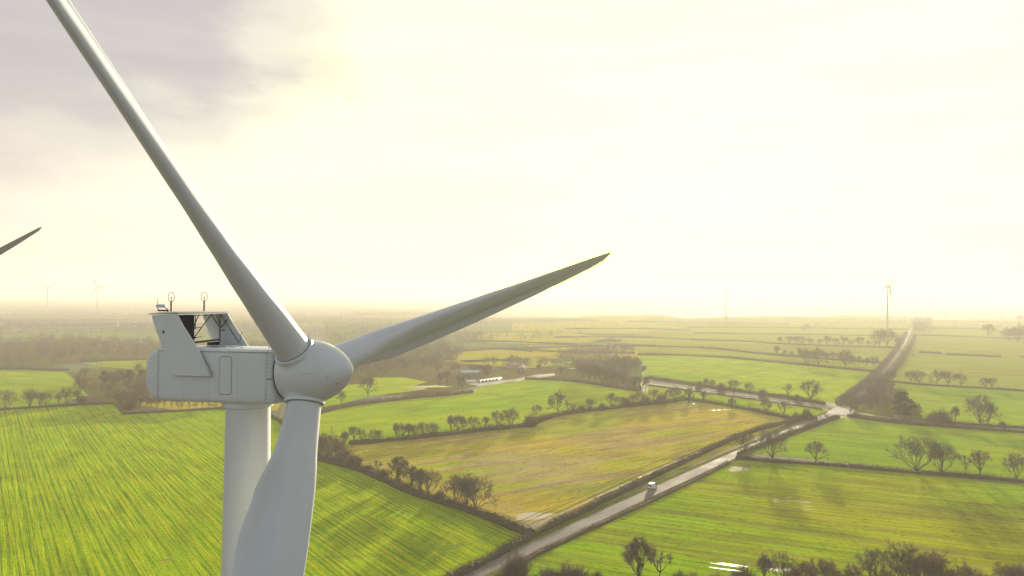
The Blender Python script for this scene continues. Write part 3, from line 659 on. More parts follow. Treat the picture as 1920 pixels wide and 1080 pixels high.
    for (d0, tv) in dirs:
        # collar
        MBd = Matrix((tv, (A - d0 * A.dot(d0)).normalized(), d0)).transposed()     # x: rotation side, y: upwind, z: span
        n = 56 if detail else 12
        if detail:
            s_ = MB(); s_.rings([[(r * math.cos(2 * math.pi * k / n), r * math.sin(2 * math.pi * k / n), z) for k in range(n)] for r, z in ((1.0, 1.58), (1.06, 1.585), (1.06, 1.615), (1.10, 1.62), (1.10, 1.755), (1.09, 1.77), (.9, 1.775))])
            put(s_.build('blade_collar', M_WHITE, None, True, 30), T, MBd, Vector((0, 0, hub)) + C0)
            s_ = MB(); s_.rings([[(r * math.cos(2 * math.pi * k / n), r * math.sin(2 * math.pi * k / n), z) for k in range(n)] for r, z in ((.9, 1.77), (.965, 1.775), (.965, 1.80), (.9, 1.81))])
            put(s_.build('collar_seal', M_SEAL, None, True, 30), T, MBd, Vector((0, 0, hub)) + C0)
        key = ('b', detail)
        if key not in BCACHE: BCACHE[key] = blade_mesh('blade', M_BLADE, pit) if detail else blade_mesh('blade', M_FARP, pit, 34, 16)
        bo_ = bpy.data.objects.new('blade', BCACHE[key]); COL.objects.link(bo_)
        put(bo_, T, MBd if detail else MBd @ Matrix.Diagonal((thick, thick, 1)), Vector((0, 0, hub)) + C0)
    if sc != 1: T.scale = (sc, sc, sc)
    return T
BCACHE = {}
M_FARP = paint('backlit_turbine_paint', (.20, .20, .21), .6)  # darkened copy of the white paint, standing in for backlit shade
azT = R_(117.7)
Cw = Vector((-11.27, 41.6, CAMH - 4.28)); Ah = Vector((math.sin(azT), math.cos(azT), 0)); Tb = Cw - Ah * 4.6
turbine((Tb.x, Tb.y, 0), azT, R_(11.4), 35, hub=Cw.z, label='large white wind turbine close by, with nacelle, cooler fins and three blades')

# ------------------------------------------------------------------ other turbines
def ground_from(px, py): return at(px, py)
gT = 'distant wind turbines on the plain'
q = at(1664, 622); turbine((q.x, q.y, 0), R_(133), R_(37), 4, hub=110, detail=False, sc=1.13, thick=2.0, label='white wind turbine rising behind the far hedges beside the road end')
# neighbour whose single blade tip reaches into the left of the picture
q = Vector((-168, 205, 0)); turbine((q.x - 4, q.y + 2, 0), azT, R_(33), 20, hub=80.5, detail=False, thick=.95, label='wind turbine mostly out of frame, one blade tip pointing up at the left edge')
q = at(89, 583); turbine((q.x, q.y, 0), R_(150), R_(28), 30, hub=105, detail=False, label='hazy wind turbine on the far plain, left one of the pair behind the nacelle')
q = at(182, 584); turbine((q.x, q.y, 0), R_(150), R_(4), 30, hub=108, detail=False, sc=1.05, label='hazy wind turbine on the far plain, right one of the pair behind the nacelle')
q = at(1361, 602); turbine((q.x, q.y, 0), R_(115), R_(90), 30, hub=110, detail=False, label='very faint wind turbine lost in the bright haze near the sun')

# ------------------------------------------------------------------ trees
def barkmat(name, col, v=.25):
    a = NT(name).obj(); n1 = a.noise(a.map(sc=(2, 2, .6)), 1, 4, .6)
    return a.fin(a.mix(n1, tuple(x * (1 - v) for x in col), tuple(x * (1 + v) for x in col)), .9, .15)
M_BARK = barkmat('bark', (.105, .088, .062)); M_TWIG = barkmat('twigs', (.145, .112, .085)); M_TWIG2 = barkmat('twigs_tan', (.21, .145, .09)); M_TWIG3 = barkmat('twigs_grey', (.145, .122, .105))
M_IVY = barkmat('ivy_leaves', (.035, .055, .012), .5); M_PINE = barkmat('needles', (.03, .045, .016), .4); M_BRAMBLE = barkmat('bramble', (.085, .066, .040), .35); M_HEDGE2 = barkmat('hedge_brown', (.13, .090, .052), .35)

def unit(v): return v / (np.linalg.norm(v) + 1e-9)
def perp_rand(r, d):
    a = r.normal(size=3); a -= d * a.dot(d); return unit(a)
def cones(P0, P1, r0):
    """thin three sided twigs from P0 to P1; arrays (n,3)"""
    n = len(P0); d = P1 - P0; a_ = np.cross(d, np.array([.3, .5, .81])); a_ /= (np.linalg.norm(a_, axis=1, keepdims=True) + 1e-9)
    b_ = np.cross(d, a_); b_ /= (np.linalg.norm(b_, axis=1, keepdims=True) + 1e-9)
    r0 = np.broadcast_to(np.asarray(r0), (n,))[:, None]
    v = np.stack([P0 + a_ * r0, P0 - a_ * r0 * .5 + b_ * r0 * .87, P0 - a_ * r0 * .5 - b_ * r0 * .87, P1], 1).reshape(-1, 3)
    base = (np.arange(n) * 4)[:, None]
    f = np.concatenate([base + np.array([[0, 1, 3]]), base + np.array([[1, 2, 3]]), base + np.array([[2, 0, 3]])], 0)
    return v, f
def make_tree(seed, h, trunk_h=.2, spread=.5, limbs=6, up=.55, twigs=1500, tw_len=.09, tw_r=.022, lean=0.0, droop=0.0, fork=3, clear=.12, dome=1.0):
    """bare tree: returns (trunk MB, crown MB). h in metres; spread = crown radius / h"""
    r = np.random.default_rng(seed); tr_ = MB(); cr = MB(); tips = []
    R0 = h * .028 + .05
    top = np.array([lean * h * .3, r.normal() * .02 * h, h * trunk_h])
    tr_.tube([(0, 0, -.2), tuple(top * .5 + r.normal(size=3) * .01 * h), tuple(top)], [R0 * 1.25, R0, R0 * .85], 8, False)
    def grow(p, d, ln, rad, lev):
        k = 3 if lev < 3 else 2; pts = [p]; q = p.copy(); dd = d.copy()
        for i in range(k):
            dd = unit(dd + r.normal(size=3) * .16 + np.array([0, 0, (.10 if lev < 3 else .0) - droop * (lev > 2)])); q = q + dd * ln / k; pts.append(q.copy())
        rs = [rad * (1 - .42 * i / k) for i in range(k + 1)]
        if lev <= 3: tr_.tube(pts, rs, 5 if lev < 2 else 4 if lev < 3 else 3, False)
        if lev >= 4:
            tips.append((pts[0], pts[-1], dd)); return
        n_ = fork if lev > 0 else fork + 1
        for i in range(n_):
            u = r.uniform(.45, 1.0) if i else 1.0
            base = pts[0] + (pts[-1] - pts[0]) * u; j = min(k, max(1, int(round(u * k)))); base = pts[j] if u > .9 else base
            nd = unit(dd + perp_rand(r, dd) * r.uniform(.35, .95) + np.array([0, 0, .12 * dome]))
            grow(base, nd, ln * r.uniform(.58, .82), rad * .58 * r.uniform(.8, 1.1), lev + 1)
    for i in range(limbs):
        an = 2 * math.pi * (i + r.uniform(-.25, .25)) / limbs; el = r.uniform(up * .5, min(1.45, up * 1.6))
        d = np.array([math.cos(an) * math.cos(el), math.sin(an) * math.cos(el), math.sin(el)])
        st_ = top * r.uniform(.6 if trunk_h > .12 else .8, 1.0)
        ln = h * (1 - trunk_h) * .40 * (spread / .5 * math.cos(el) + math.sin(el) * 1.05)
        grow(st_, d, ln, R0 * .55, 1)
    grow(top, unit(np.array([lean, 0, 1.0]) + r.normal(size=3) * .1), h * (1 - trunk_h) * .42, R0 * .7, 1)
    # scale to the wanted height
    P = np.array([t[1] for t in tips]); D_ = np.array([t[2] for t in tips]); S0 = np.array([t[0] for t in tips])
    zmax = np.percentile(P[:, 2], 98) + h * tw_len * .3; k = h / zmax; rad_ = np.percentile(np.hypot(P[:, 0], P[:, 1]), 95); kr = spread * h / max(rad_, .1)
    kr = max(.6, min(1.7, kr)); S = np.array([kr, kr, k])
    for i in range(len(tr_.v)): tr_.v[i] = tr_.v[i] * S
    P = P * S; S0 = S0 * S
    idx = r.integers(0, len(P), twigs); u = r.uniform(0, 1, (twigs, 1)); b0 = S0[idx] + (P[idx] - S0[idx]) * u
    dd = D_[idx] * .7 + r.normal(size=(twigs, 3)) * .62 + np.array([0, 0, .18 - droop]); dd /= np.linalg.norm(dd, axis=1, keepdims=True)
    out = b0 + dd * (h * tw_len * r.uniform(.5, 1.25, (twigs, 1)))
    v, f = cones(b0, out, tw_r * r.uniform(.7, 1.3, twigs)); cr.addarr(v, f)
    v, f = cones(S0, P, tw_r * 1.5); cr.addarr(v, f)
    # outer spray: twigs reaching out to a lumpy rounded crown outline
    m_ = int(twigs * .38); d = r.normal(size=(m_, 3)); d /= np.linalg.norm(d, axis=1, keepdims=True); d[:, 2] = np.where(d[:, 2] < -.45, -d[:, 2], d[:, 2])
    cz = h * (trunk_h + (1 - trunk_h) * .52); rad3 = np.array([spread * h, spread * h, (1 - trunk_h) * .46 * h]); lump = 1 + .16 * np.sin(d[:, :1] * 5 + seed) * np.cos(d[:, 1:2] * 6 + seed * 2) + .10 * np.sin(d[:, 2:3] * 9 + seed)
    E_ = d * rad3 * lump * r.uniform(.45, 1.0, (m_, 1)) ** .6 * .98 + np.array([lean * h * .3, 0, cz])
    near = np.array([int(np.argmin(((P - e) ** 2).sum(1))) for e in E_]); A_ = P[near]; dd = E_ - A_; ln = np.linalg.norm(dd, axis=1, keepdims=True); E_ = A_ + dd * np.minimum(1, h * .17 / (ln + 1e-6))
    v, f = cones(A_, E_, tw_r * .8); cr.addarr(v, f)
    o2 = E_ - (E_ - A_) * r.uniform(0, .6, (m_, 1)); dd = d * .6 + r.normal(size=(m_, 3)) * .6; dd /= np.linalg.norm(dd, axis=1, keepdims=True)
    v, f = cones(o2, o2 + dd * h * tw_len * .75, tw_r * .9); cr.addarr(v, f)
    return tr_, cr
def leafy_clump(b, r, c, rad, n, size):
    """small leaf faces scattered in a lumpy volume"""
    d = r.normal(size=(n, 3)); d /= np.linalg.norm(d, axis=1, keepdims=True)
    p = np.array(c) + d * np.array(rad) * (r.uniform(.35, 1, (n, 1)) ** .5)
    a_ = r.normal(size=(n, 3)); a_ /= np.linalg.norm(a_, axis=1, keepdims=True); b_ = np.cross(a_, d); b_ /= (np.linalg.norm(b_, axis=1, keepdims=True) + 1e-9)
    s_ = size * r.uniform(.6, 1.4, (n, 1))
    v = np.stack([p + a_ * s_, p + b_ * s_ * .8, p - a_ * s_, p - b_ * s_ * .8], 1).reshape(-1, 3)
    b.addarr(v, (np.arange(n) * 4)[:, None] + np.array([[0, 1, 2, 3]]))
KINDS = {}
def reg(kind, name, parts, h): KINDS.setdefault(kind, []).append((name, parts, h))
def reg_tree(kind, seed, twm, **kw):
    h = kw.pop('h'); t_, c_ = make_tree(seed, h, **kw)
    reg(kind, 'bare_tree', [('trunk', t_.mesh('trunk', M_BARK, True)), ('crown', c_.mesh('crown', twm))], h)
for sd_ in (1, 2, 3, 4):
    reg_tree('oak', sd_, M_TWIG, h=12, trunk_h=.20, spread=.50, limbs=7, up=.55, twigs=5000, tw_len=.085, tw_r=.016)
for sd_ in (11, 12, 13):
    reg_tree('vase', sd_, M_TWIG3, h=13, trunk_h=.10, spread=.48, limbs=7, up=.85, twigs=4800, tw_len=.085, tw_r=.015)
for sd_ in (21, 22, 23, 24):
    reg_tree('round', sd_, M_TWIG, h=8, trunk_h=.28, spread=.46, limbs=6, up=.5, twigs=2300, tw_len=.10, tw_r=.015)
for sd_ in (31, 32, 33):
    reg_tree('slim', sd_, M_TWIG3, h=11, trunk_h=.22, spread=.26, limbs=5, up=1.0, twigs=2800, tw_len=.09, tw_r=.020)
for sd_ in (41, 42, 43):
    reg_tree('tan', sd_, M_TWIG2, h=10, trunk_h=.10, spread=.42, limbs=7, up=.8, twigs=4400, tw_len=.10, tw_r=.019)
for sd_ in (51, 52):
    reg_tree('sparse', sd_, M_TWIG3, h=8, trunk_h=.35, spread=.33, limbs=4, up=.7, twigs=900, tw_len=.10, tw_r=.018, fork=2)
for sd_ in (61, 62):     # ivy round the trunk
    t_, c_ = make_tree(sd_, 11, trunk_h=.32, spread=.42, limbs=6, up=.6, twigs=4500, tw_len=.09, tw_r=.021)
    r = np.random.default_rng(sd_); iv = MB()
    for z in np.linspace(.3, 6.2, 12): leafy_clump(iv, r, (r.normal() * .25, r.normal() * .25, z), (.75 + .5 * math.sin(z), .75 + .4 * math.cos(z), .6), 170, .11)
    reg('ivy', 'ivy_covered_tree', [('trunk', t_.mesh('trunk', M_BARK, True)), ('crown', c_.mesh('crown', M_TWIG)), ('ivy', iv.mesh('ivy', M_IVY))], 11)
for sd_ in (71, 72):     # dark evergreen
    r = np.random.default_rng(sd_); t_ = MB(); t_.tube([(0, 0, -.2), (.1, 0, 4), (0, .1, 9)], [.35, .26, .08], 8); c_ = MB()
    for i in range(46):
        z = r.uniform(2.0, 10.6); rr_ = (1 - abs(z - 5.5) / 6.5) * 4.2; an = r.uniform(0, 6.28); q = rr_ * r.uniform(.25, .85)
        t_.tube([(0, 0, z * .8), (q * math.cos(an), q * math.sin(an), z)], [.08, .02], 4, False)
        leafy_clump(c_, r, (q * math.cos(an), q * math.sin(an), z), (1.2, 1.2, .75), 130, .16)
    reg('pine', 'evergreen_tree', [('trunk', t_.mesh('trunk', M_BARK, True)), ('crown', c_.mesh('crown', M_PINE))], 11)
for sd_, mt in ((81, M_BRAMBLE), (82, M_TWIG2), (83, M_TWIG), (84, M_TWIG3)):     # big shrub: many stems from the ground
    r = np.random.default_rng(sd_); t_ = MB(); n = 2200
    for i in range(9):
        an = r.uniform(0, 6.28); t_.tube([(r.normal() * .3, r.normal() * .3, -.1), (1.0 * math.cos(an), 1.0 * math.sin(an), 1.6), (1.6 * math.cos(an), 1.6 * math.sin(an), 3.2)], [.09, .06, .02], 4, False)
    d = r.normal(size=(n, 3)); d[:, 2] = abs(d[:, 2]); d /= np.linalg.norm(d, axis=1, keepdims=True); lump = 1 + .22 * np.sin(d[:, :1] * 7 + sd_) * np.cos(d[:, 1:2] * 6)
    p0 = d * np.array([2.2, 2.2, 3.7]) * r.uniform(.15, .85, (n, 1)) * lump; dd = d * .8 + r.normal(size=(n, 3)) * .5 + np.array([0, 0, .5])
    v, f = cones(p0, p0 + dd * .75, .028); c_ = MB(); c_.addarr(v, f)
    reg('shrub', 'shrub', [('stem', t_.mesh('stem', M_BARK)), ('crown', c_.mesh('crown', mt))], 4.5)
ORD = 'first second third fourth fifth sixth seventh eighth ninth tenth eleventh twelfth thirteenth fourteenth fifteenth sixteenth seventeenth eighteenth nineteenth twentieth twenty-first twenty-second twenty-third twenty-fourth twenty-fifth twenty-sixth twenty-seventh twenty-eighth twenty-ninth thirtieth'.split()
NAME_OF = {'oak': 'bare spreading tree', 'vase': 'bare many-stemmed tree', 'round': 'small bare round-headed tree', 'slim': 'slim bare tree', 'tan': 'bare brownish tree', 'sparse': 'thin sparse tree', 'ivy': 'bare tree with ivy-clad trunk', 'pine': 'dark evergreen tree', 'shrub': 'bare twiggy shrub'}
CATS = {'bare_tree': 'tree', 'ivy_covered_tree': 'tree', 'evergreen_tree': 'tree', 'shrub': 'shrub'}
NTREE = 0
def plant(kind, p, h, label, group, wide=1.0):
    global NTREE
    name, parts, h0 = rnd.choice(KINDS[kind]); NTREE += 1
    o = empty(name, p, rnd.uniform(0, 6.28), label, CATS[name], group); s_ = h / h0; o.scale = (s_ * wide, s_ * wide, s_)
    for pn, me in parts:
        c_ = bpy.data.objects.new(pn, me); c_.parent = o; COL.objects.link(c_)
    return o
def row(items, where, end, group=None, same=False, tmpl=None):
    """items: (kind, px, base y, top y[, width factor]) ordered from `end`"""
    cnt = {}; tot = {}
    for it in items: tot[it[0]] = tot.get(it[0], 0) + 1
    g_ = group or ('trees ' + where)
    for it in items:
        k, px, by, ty = it[:4]; wd = it[4] if len(it) > 4 else 1.0
        p = at(px, by); h = max(1.5, (by - ty) * p.length / FPX * (1.06 if by < 1085 or px < 1380 else .88))
        c_ = cnt[k] = cnt.get(k, 0) + 1
        if same: lab = '%s %s' % (NAME_OF[k], where)
        elif tot[k] == 1: lab = '%s %s' % (NAME_OF[k], where)
        else: lab = '%s %s from %s %s' % (ORD[c_ - 1], NAME_OF[k], end, where)
        plant(k, p, h, lab, g_, wd)
def z5(x, y): return 600 + x / 4, 560 + y / 4
def z6(x, y): return 1000 + x / 4, 560 + y / 4
def conv(z, L_): return [(k, z(x, b)[0], z(x, b)[1], z(x, t)[1], *r_) for k, x, b, t, *r_ in L_]
rowA = [('tan', 645, 832, 812), ('round', 649, 829, 810)] + conv(z5, [('round', 255, 1072, 965), ('round', 310, 1075, 985), ('round', 400, 1075, 985), ('round', 440, 1072, 990), ('slim', 575, 1060, 940), ('round', 620, 1056, 940, 1.1), ('slim', 665, 1052, 945), ('round', 705, 1050, 950),
    ('round', 770, 1045, 935, 1.1), ('round', 850, 1035, 935, 1.2), ('slim', 985, 1012, 882), ('round', 1035, 1008, 880), ('slim', 1075, 1006, 890), ('round', 1150, 1002, 888, 1.1), ('slim', 1240, 990, 890), ('round', 1325, 984, 850), ('oak', 1425, 978, 826), ('shrub', 1575, 960, 850), ('round', 1622, 890, 800)]) + \
    conv(z6, [('oak', 185, 866, 707, 1.05), ('round', 300, 860, 790), ('shrub', 362, 852, 785), ('round', 425, 846, 752), ('shrub', 515, 836, 775), ('round', 585, 826, 712), ('round', 660, 815, 740), ('shrub', 700, 810, 735), ('round', 745, 806, 718), ('round', 800, 802, 700), ('shrub', 850, 798, 715), ('round', 905, 794, 685, 1.2),
    ('shrub', 960, 790, 700), ('round', 1010, 786, 690), ('round', 1065, 781, 668, 1.2), ('ivy', 1165, 776, 682), ('ivy', 1278, 768, 700)])
rowA = [(k, px, by + (0), ty, *r_) for k, px, by, ty, *r_ in rowA]
row(rowA, 'above the ochre field', 'the tower')
zB = lambda x, y: (580 + x / 3.6, 780 + y / 3.6)
row(conv(zB, [('tan', 75, 265, 150), ('tan', 125, 275, 122, 1.2), ('tan', 180, 300, 165, 1.2), ('shrub', 235, 315, 200), ('shrub', 290, 350, 235), ('ivy', 330, 360, 285), ('shrub', 400, 385, 315), ('sparse', 462, 400, 305), ('shrub', 495, 420, 345), ('ivy', 600, 455, 285, 1.15), ('ivy', 690, 500, 352), ('ivy', 745, 525, 372), ('vase', 805, 540, 372, 1.1),
    ('shrub', 880, 575, 490), ('vase', 985, 600, 408), ('vase', 1062, 625, 405), ('vase', 1122, 642, 430, 1.25)]), 'between bright crop and ochre field', 'the tower')
row([('round', 1397, 853, 813), ('vase', 1448, 864, 812, 1.15), ('round', 1530, 870, 832, 1.05), ('vase', 1718, 888, 829, 1.12), ('vase', 1767, 890, 842), ('sparse', 1810, 892, 861), ('round', 1838, 893, 854, .95), ('vase', 1905, 900, 860), ('round', 2010, 912, 868)], 'in the hedge right of the road', 'the road', 'trees in the long hedge right of the road')
row([('shrub', 1750, 792, 772), ('shrub', 1766, 793, 768, 1.3), ('slim', 1791, 794, 768), ('vase', 1838, 798, 752), ('slim', 1853, 799, 764), ('shrub', 1880, 802, 790)], 'beside the right-hand lane', 'the crossroads', 'trees along the right-hand lane')
row([('slim', 1666, 716, 698), ('slim', 1675, 717, 697), ('round', 1708, 720, 699), ('round', 1723, 721, 698), ('round', 1757, 724, 699), ('round', 1778, 725, 701), ('round', 1801, 726, 704), ('round', 1847, 729, 712), ('round', 1860, 729, 712)], 'above the right-hand lane', 'the road', 'trees on the field edge right of the road')
row([('sparse', 1297, 738, 718), ('shrub', 1311, 727, 712), ('slim', 1324, 729, 711), ('slim', 1336, 731, 713), ('shrub', 1352, 733, 716), ('round', 1375, 738, 713), ('round', 1406, 741, 720), ('shrub', 1430, 744, 727), ('sparse', 1477, 750, 722), ('shrub', 1495, 752, 738), ('round', 1520, 755, 717, 1.05)], 'along the left-hand lane', 'the wood', 'trees along the left-hand lane')
row([('ivy', 1373, 766, 748), ('round', 1437, 775, 752), ('round', 1470, 781, 755), ('shrub', 1492, 785, 772), ('shrub', 1513, 787, 765)], 'right of the ochre field', 'the corner')
row(conv(z6, [('round', 360, 618, 500), ('slim', 420, 630, 500), ('slim', 465, 638, 505), ('round', 520, 655, 515, 1.2), ('slim', 560, 660, 540), ('slim', 592, 668, 540), ('round', 625, 672, 545, 1.2), ('slim', 680, 684, 585), ('round', 712, 692, 590), ('slim', 752, 690, 590), ('round', 800, 695, 585, 1.2), ('slim', 843, 695, 592)]), 'in the tall row left of the lane', 'the farm', 'tall trees between meadow and lane')
row(conv(z6, [('round', 610, 535, 445), ('round', 650, 535, 440), ('slim', 685, 540, 440), ('round', 735, 540, 435, 1.2), ('round', 775, 535, 450), ('shrub', 830, 530, 490)]), 'in the clump above the tall row', 'the farm', 'clump of trees beside the big meadow')
z4 = lambda x, y: (x / 3.375, 480 + y / 3.375)
row(conv(z4, [('vase', 35, 972, 872), ('vase', 190, 962, 865), ('round', 250, 956, 880), ('round', 290, 952, 885), ('slim', 370, 948, 885), ('vase', 420, 945, 855), ('slim', 490, 940, 862), ('shrub', 520, 935, 875)]), 'along the far edge of the crop', 'the picture edge', 'trees along the far edge of the bright crop')
row([('oak', 1511, 684, 657), ('oak', 1534, 685, 655), ('round', 1585, 690, 660)], 'above the double hedge left of the road', 'the meadow')

def fill(region, n, kinds, hr, label, group, jit=0):
    """trees of a wood, scattered inside an image polygon on the ground"""
    poly = [at(*p) for p in region]; xs_ = [p.x for p in poly]; ys_ = [p.y for p in poly]; out = 0; tries = 0; pts = []
    def inside(x, y):
        c_ = False; j = len(poly) - 1
        for i in range(len(poly)):
            if (poly[i].y > y) != (poly[j].y > y) and x < (poly[j].x - poly[i].x) * (y - poly[i].y) / (poly[j].y - poly[i].y) + poly[i].x: c_ = not c_
            j = i
        return c_
    while out < n and tries < n * 400:
        tries += 1; x, y = rnd.uniform(min(xs_), max(xs_)), rnd.uniform(min(ys_), max(ys_))
        if not inside(x, y) or any((x - a_) ** 2 + (y - b_) ** 2 < (22 if tries < n * 100 else 7) for a_, b_ in pts): continue
        pts.append((x, y)); k = rnd.choice(kinds); plant(k, Vector((x, y, 0)), rnd.uniform(*hr), '%s %s' % (NAME_OF[k], label), group, rnd.uniform(.9, 1.25)); out += 1
fill([(1592, 776), (1608, 750), (1640, 725), (1662, 718), (1690, 745), (1730, 782), (1728, 790), (1690, 788), (1650, 781)], 24, ['vase', 'tan', 'slim', 'tan'], (8, 14), 'in the wood beside the crossroads', 'trees of the wood beside the crossroads')
row([('pine', 1693, 786, 744, 1.35)], 'beside the small house near the crossroads', '')
fill([(215, 775), (225, 755), (260, 735), (300, 725), (330, 740), (250, 768)], 17, ['tan', 'tan', 'shrub', 'vase'], (9, 13), 'in the brown copse at the far corner of the crop', 'trees of the brown copse beside the crop')
fill([(140, 735), (165, 700), (240, 700), (420, 700), (430, 722), (300, 728), (230, 750), (170, 745)], 22, ['tan', 'vase', 'oak', 'tan'], (9, 13), 'in the brown wood left of the nacelle', 'trees of the brown wood behind the nacelle')
row([('pine', 195, 718, 699, 1.3), ('pine', 224, 717, 698, 1.3), ('pine', 243, 717, 697, 1.3), ('pine', 266, 716, 696, 1.4)], 'in the brown wood behind the nacelle', 'the left')
row([('slim', x, 768 - (x - 250) * .02, 768 - (x - 250) * .02 - rnd.uniform(18, 26)) for x in (252, 262, 275, 283, 295, 308, 322, 333, 341, 355, 368, 379, 392, 405, 415, 426)], 'in the thin row under the nacelle', 'the copse', 'thin trees standing before the yellow meadow')
# near trees along the bottom of the picture
row([('shrub', 968, 1088, 1032, 1.1), ('shrub', 1030, 1104, 1062, 1.5), ('shrub', 1062, 1104, 1056, 1.4), ('shrub', 1085, 1103, 1058, 1.3), ('shrub', 1120, 1100, 1068), ('ivy', 1198, 1097, 1017, 1.0), ('sparse', 1237, 1092, 1040, 1.3), ('shrub', 1275, 1100, 1068), ('shrub', 1300, 1104, 1070), ('shrub', 1345, 1106, 1070), ('shrub', 1395, 1104, 1052, 1.3), ('slim', 1432, 1100, 1036), ('vase', 1468, 1098, 1034), ('shrub', 1490, 1106, 1055, 1.2), ('tan', 1515, 1108, 1048), ('tan', 1548, 1108, 1046),
     ('shrub', 1570, 1108, 1060), ('tan', 1600, 1112, 1058), ('vase', 1638, 1102, 1026), ('shrub', 1662, 1112, 1058), ('oak', 1698, 1108, 1022), ('tan', 1722, 1112, 1038, 1.2), ('tan', 1752, 1112, 1038, 1.2), ('shrub', 1785, 1112, 1060, 1.2), ('tan', 1812, 1110, 1058), ('shrub', 1850, 1112, 1070), ('tan', 1885, 1110, 1060), ('shrub', 1915, 1106, 1052, 1.2)],
    'at the bottom edge of the pasture', 'the road', 'trees along the near edge of the right-hand pasture')
# far rows
row([(rnd.choice(['round', 'slim', 'round']), x, 645 + (x - 1450) * .03 + rnd.uniform(-1, 1), 645 + (x - 1450) * .03 - rnd.uniform(10, 17), 1.2) for x in (1462, 1480, 1492, 1503, 1518, 1537, 1551, 1566, 1581, 1597, 1612, 1628, 1640)] + [('round', 1649, 650, 622, 1.1), ('round', 1664, 651, 622, 1.1), ('round', 1684, 652, 634)], 'in the far row below the distant turbine', '', 'trees of the far row below the distant turbine', True)
row([(rnd.choice(['round', 'slim', 'oak']), x, 667 + (x - 1450) * .11, 667 + (x - 1450) * .11 - rnd.uniform(11, 18), 1.1) for x in (1456, 1471, 1484, 1499, 1515, 1529, 1547, 1562, 1580, 1596, 1611, 1625, 1638)], 'in the lower row of the double hedge', '', 'trees in the lower row of the double hedge', True)
row([('round', 1853, 632, 612, 1.3), ('oak', 1893, 640, 620, 1.4), ('oak', 1908, 642, 619, 1.4), ('oak', 1923, 640, 614, 1.3), ('round', 1912, 606, 594, 1.3)], 'among the far fields', 'the road', 'big trees among the far fields')
fill([(640, 712), (700, 680), (800, 690), (900, 700), (990, 704), (985, 708), (900, 716), (870, 706), (760, 702), (690, 716)], 20, ['tan', 'oak', 'round'], (9, 14), 'in the hazy wood behind the farm', 'trees of the hazy wood round the farm')
fill([(870, 688), (1000, 690), (1100, 690), (1190, 700), (1190, 716), (1100, 712), (1050, 708), (1000, 700)], 13, ['round', 'oak', 'tan'], (8, 13), 'in the hazy wood right of the farm', 'trees of the hazy wood right of the farm')
row([('sparse', 867, 735, 702, 1.3), ('slim', 838, 722, 696), ('slim', 825, 722, 700), ('round', 640, 758, 735), ('round', 690, 745, 708)], 'at the scrubby farm yard edge', 'the nearest', 'trees on the scrubby edge of the farm yard')
print('TREES', NTREE)

# ------------------------------------------------------------------ hedges
def hedge(pts, h=2.2, w_=2.4, label='', mat=None, dens=1.0, group='hedges between the fields', sm=1):
    P = smooth_path(path_pts(pts), sm) if sm else path_pts(pts)
    P = resample(P, lambda p: max(1.2, p.length / 260)); Nn = normals(P); r = np.random.default_rng(len(P)); b = MB(); ring = []; P0 = []; 
    hs = h * (1 + .25 * np.sin(np.cumsum(r.uniform(0, .5, len(P))))) 
    for p, n_, hh in zip(P, Nn, hs):
        prof = [(-.5, 0), (-.47, .45), (-.33, .78), (-.05, .92), (.25, .84), (.46, .5), (.5, 0)]
        ring.append([(p.x + n_.x * a_ * w_ * (1 + r.normal() * .13), p.y + n_.y * a_ * w_ * (1 + r.normal() * .13), max(-.1, z * hh * .66 * (1 + r.normal() * .14))) for a_, z in prof])
    b.rings(ring, close=False, cap=(False, False))
    V = np.array([(p.x, p.y, 0) for p in P]); NN = np.array([(n_.x, n_.y, 0) for n_ in Nn]); dist = np.linalg.norm(V, axis=1)
    seg = np.linalg.norm(np.diff(V, axis=0), axis=1)
    cnt = np.clip(seg * 55 * dens * np.clip(260 / dist[:-1], .08, 1), 1, 400).astype(int); idx = np.repeat(np.arange(len(seg)), cnt); n = len(idx)
    u = r.uniform(0, 1, (n, 1)); c0 = V[idx] * (1 - u) + V[idx + 1] * u; off = r.uniform(-.5, .5, (n, 1)); z = hs[idx][:, None] * r.uniform(.2, 1, (n, 1)) * (1 - 1.6 * off ** 2) * .95
    p0 = c0 + NN[idx] * off * w_; p0[:, 2:3] = z; dd = NN[idx] * off * 1.6 + r.normal(size=(n, 3)) * .5 + np.array([0, 0, .6]); sz = np.clip(dist[idx] / 330, .8, 2.2)[:, None]
    v, f = cones(p0, p0 + dd * .75 * sz * min(1.3, h / 2), (.035 * sz[:, 0])); b.addarr(v, f)
    o = b.build('hedge', mat or M_BRAMBLE); return tag(o, label, 'hedge', group)
hedge([(700, 1180), (835, 1092), (905, 1056), (985, 1012), (1010, 999), (1100, 955), (1227, 893.5), (1320, 849), (1400, 812), (1470, 795), (1515, 784)], 2.4, 3.2, 'tall brown hedge along the left side of the road', None, 1.4)
hedge([(905, 1100), (985, 1050), (1100, 994), (1227, 938), (1320, 893), (1366, 868)], 1.3, 2.0, 'low brown hedge along the right side of the road beside the pasture', M_HEDGE2)
hedge([(1385, 852), (1440, 832), (1500, 806), (1572, 783)], 1.9, 2.2, 'hedge on the right side of the road near the crossroads')
hedge([(1380, 860), (1450, 867), (1530, 870), (1600, 877), (1718, 887), (1800, 893), (1920, 904), (2300, 942)], 2.1, 3.6, 'long hedge with trees right of the road', None, 1.2)
hedge([(598, 862), (672, 880), (724, 902), (774, 926), (830, 943), (891, 962), (927, 976), (969, 995), (1000, 1003)], 3.2, 4.2, 'overgrown hedge between the bright crop and the ochre field', None, 1.5)
hedge([(655, 834), (742, 826), (817, 818), (905, 808), (957, 803), (992, 799), (1025, 784), (1075, 774), (1150, 766), (1225, 758), (1285, 750)], 3.2, 4.0, 'hedge with many trees above the ochre field', None, 1.2)
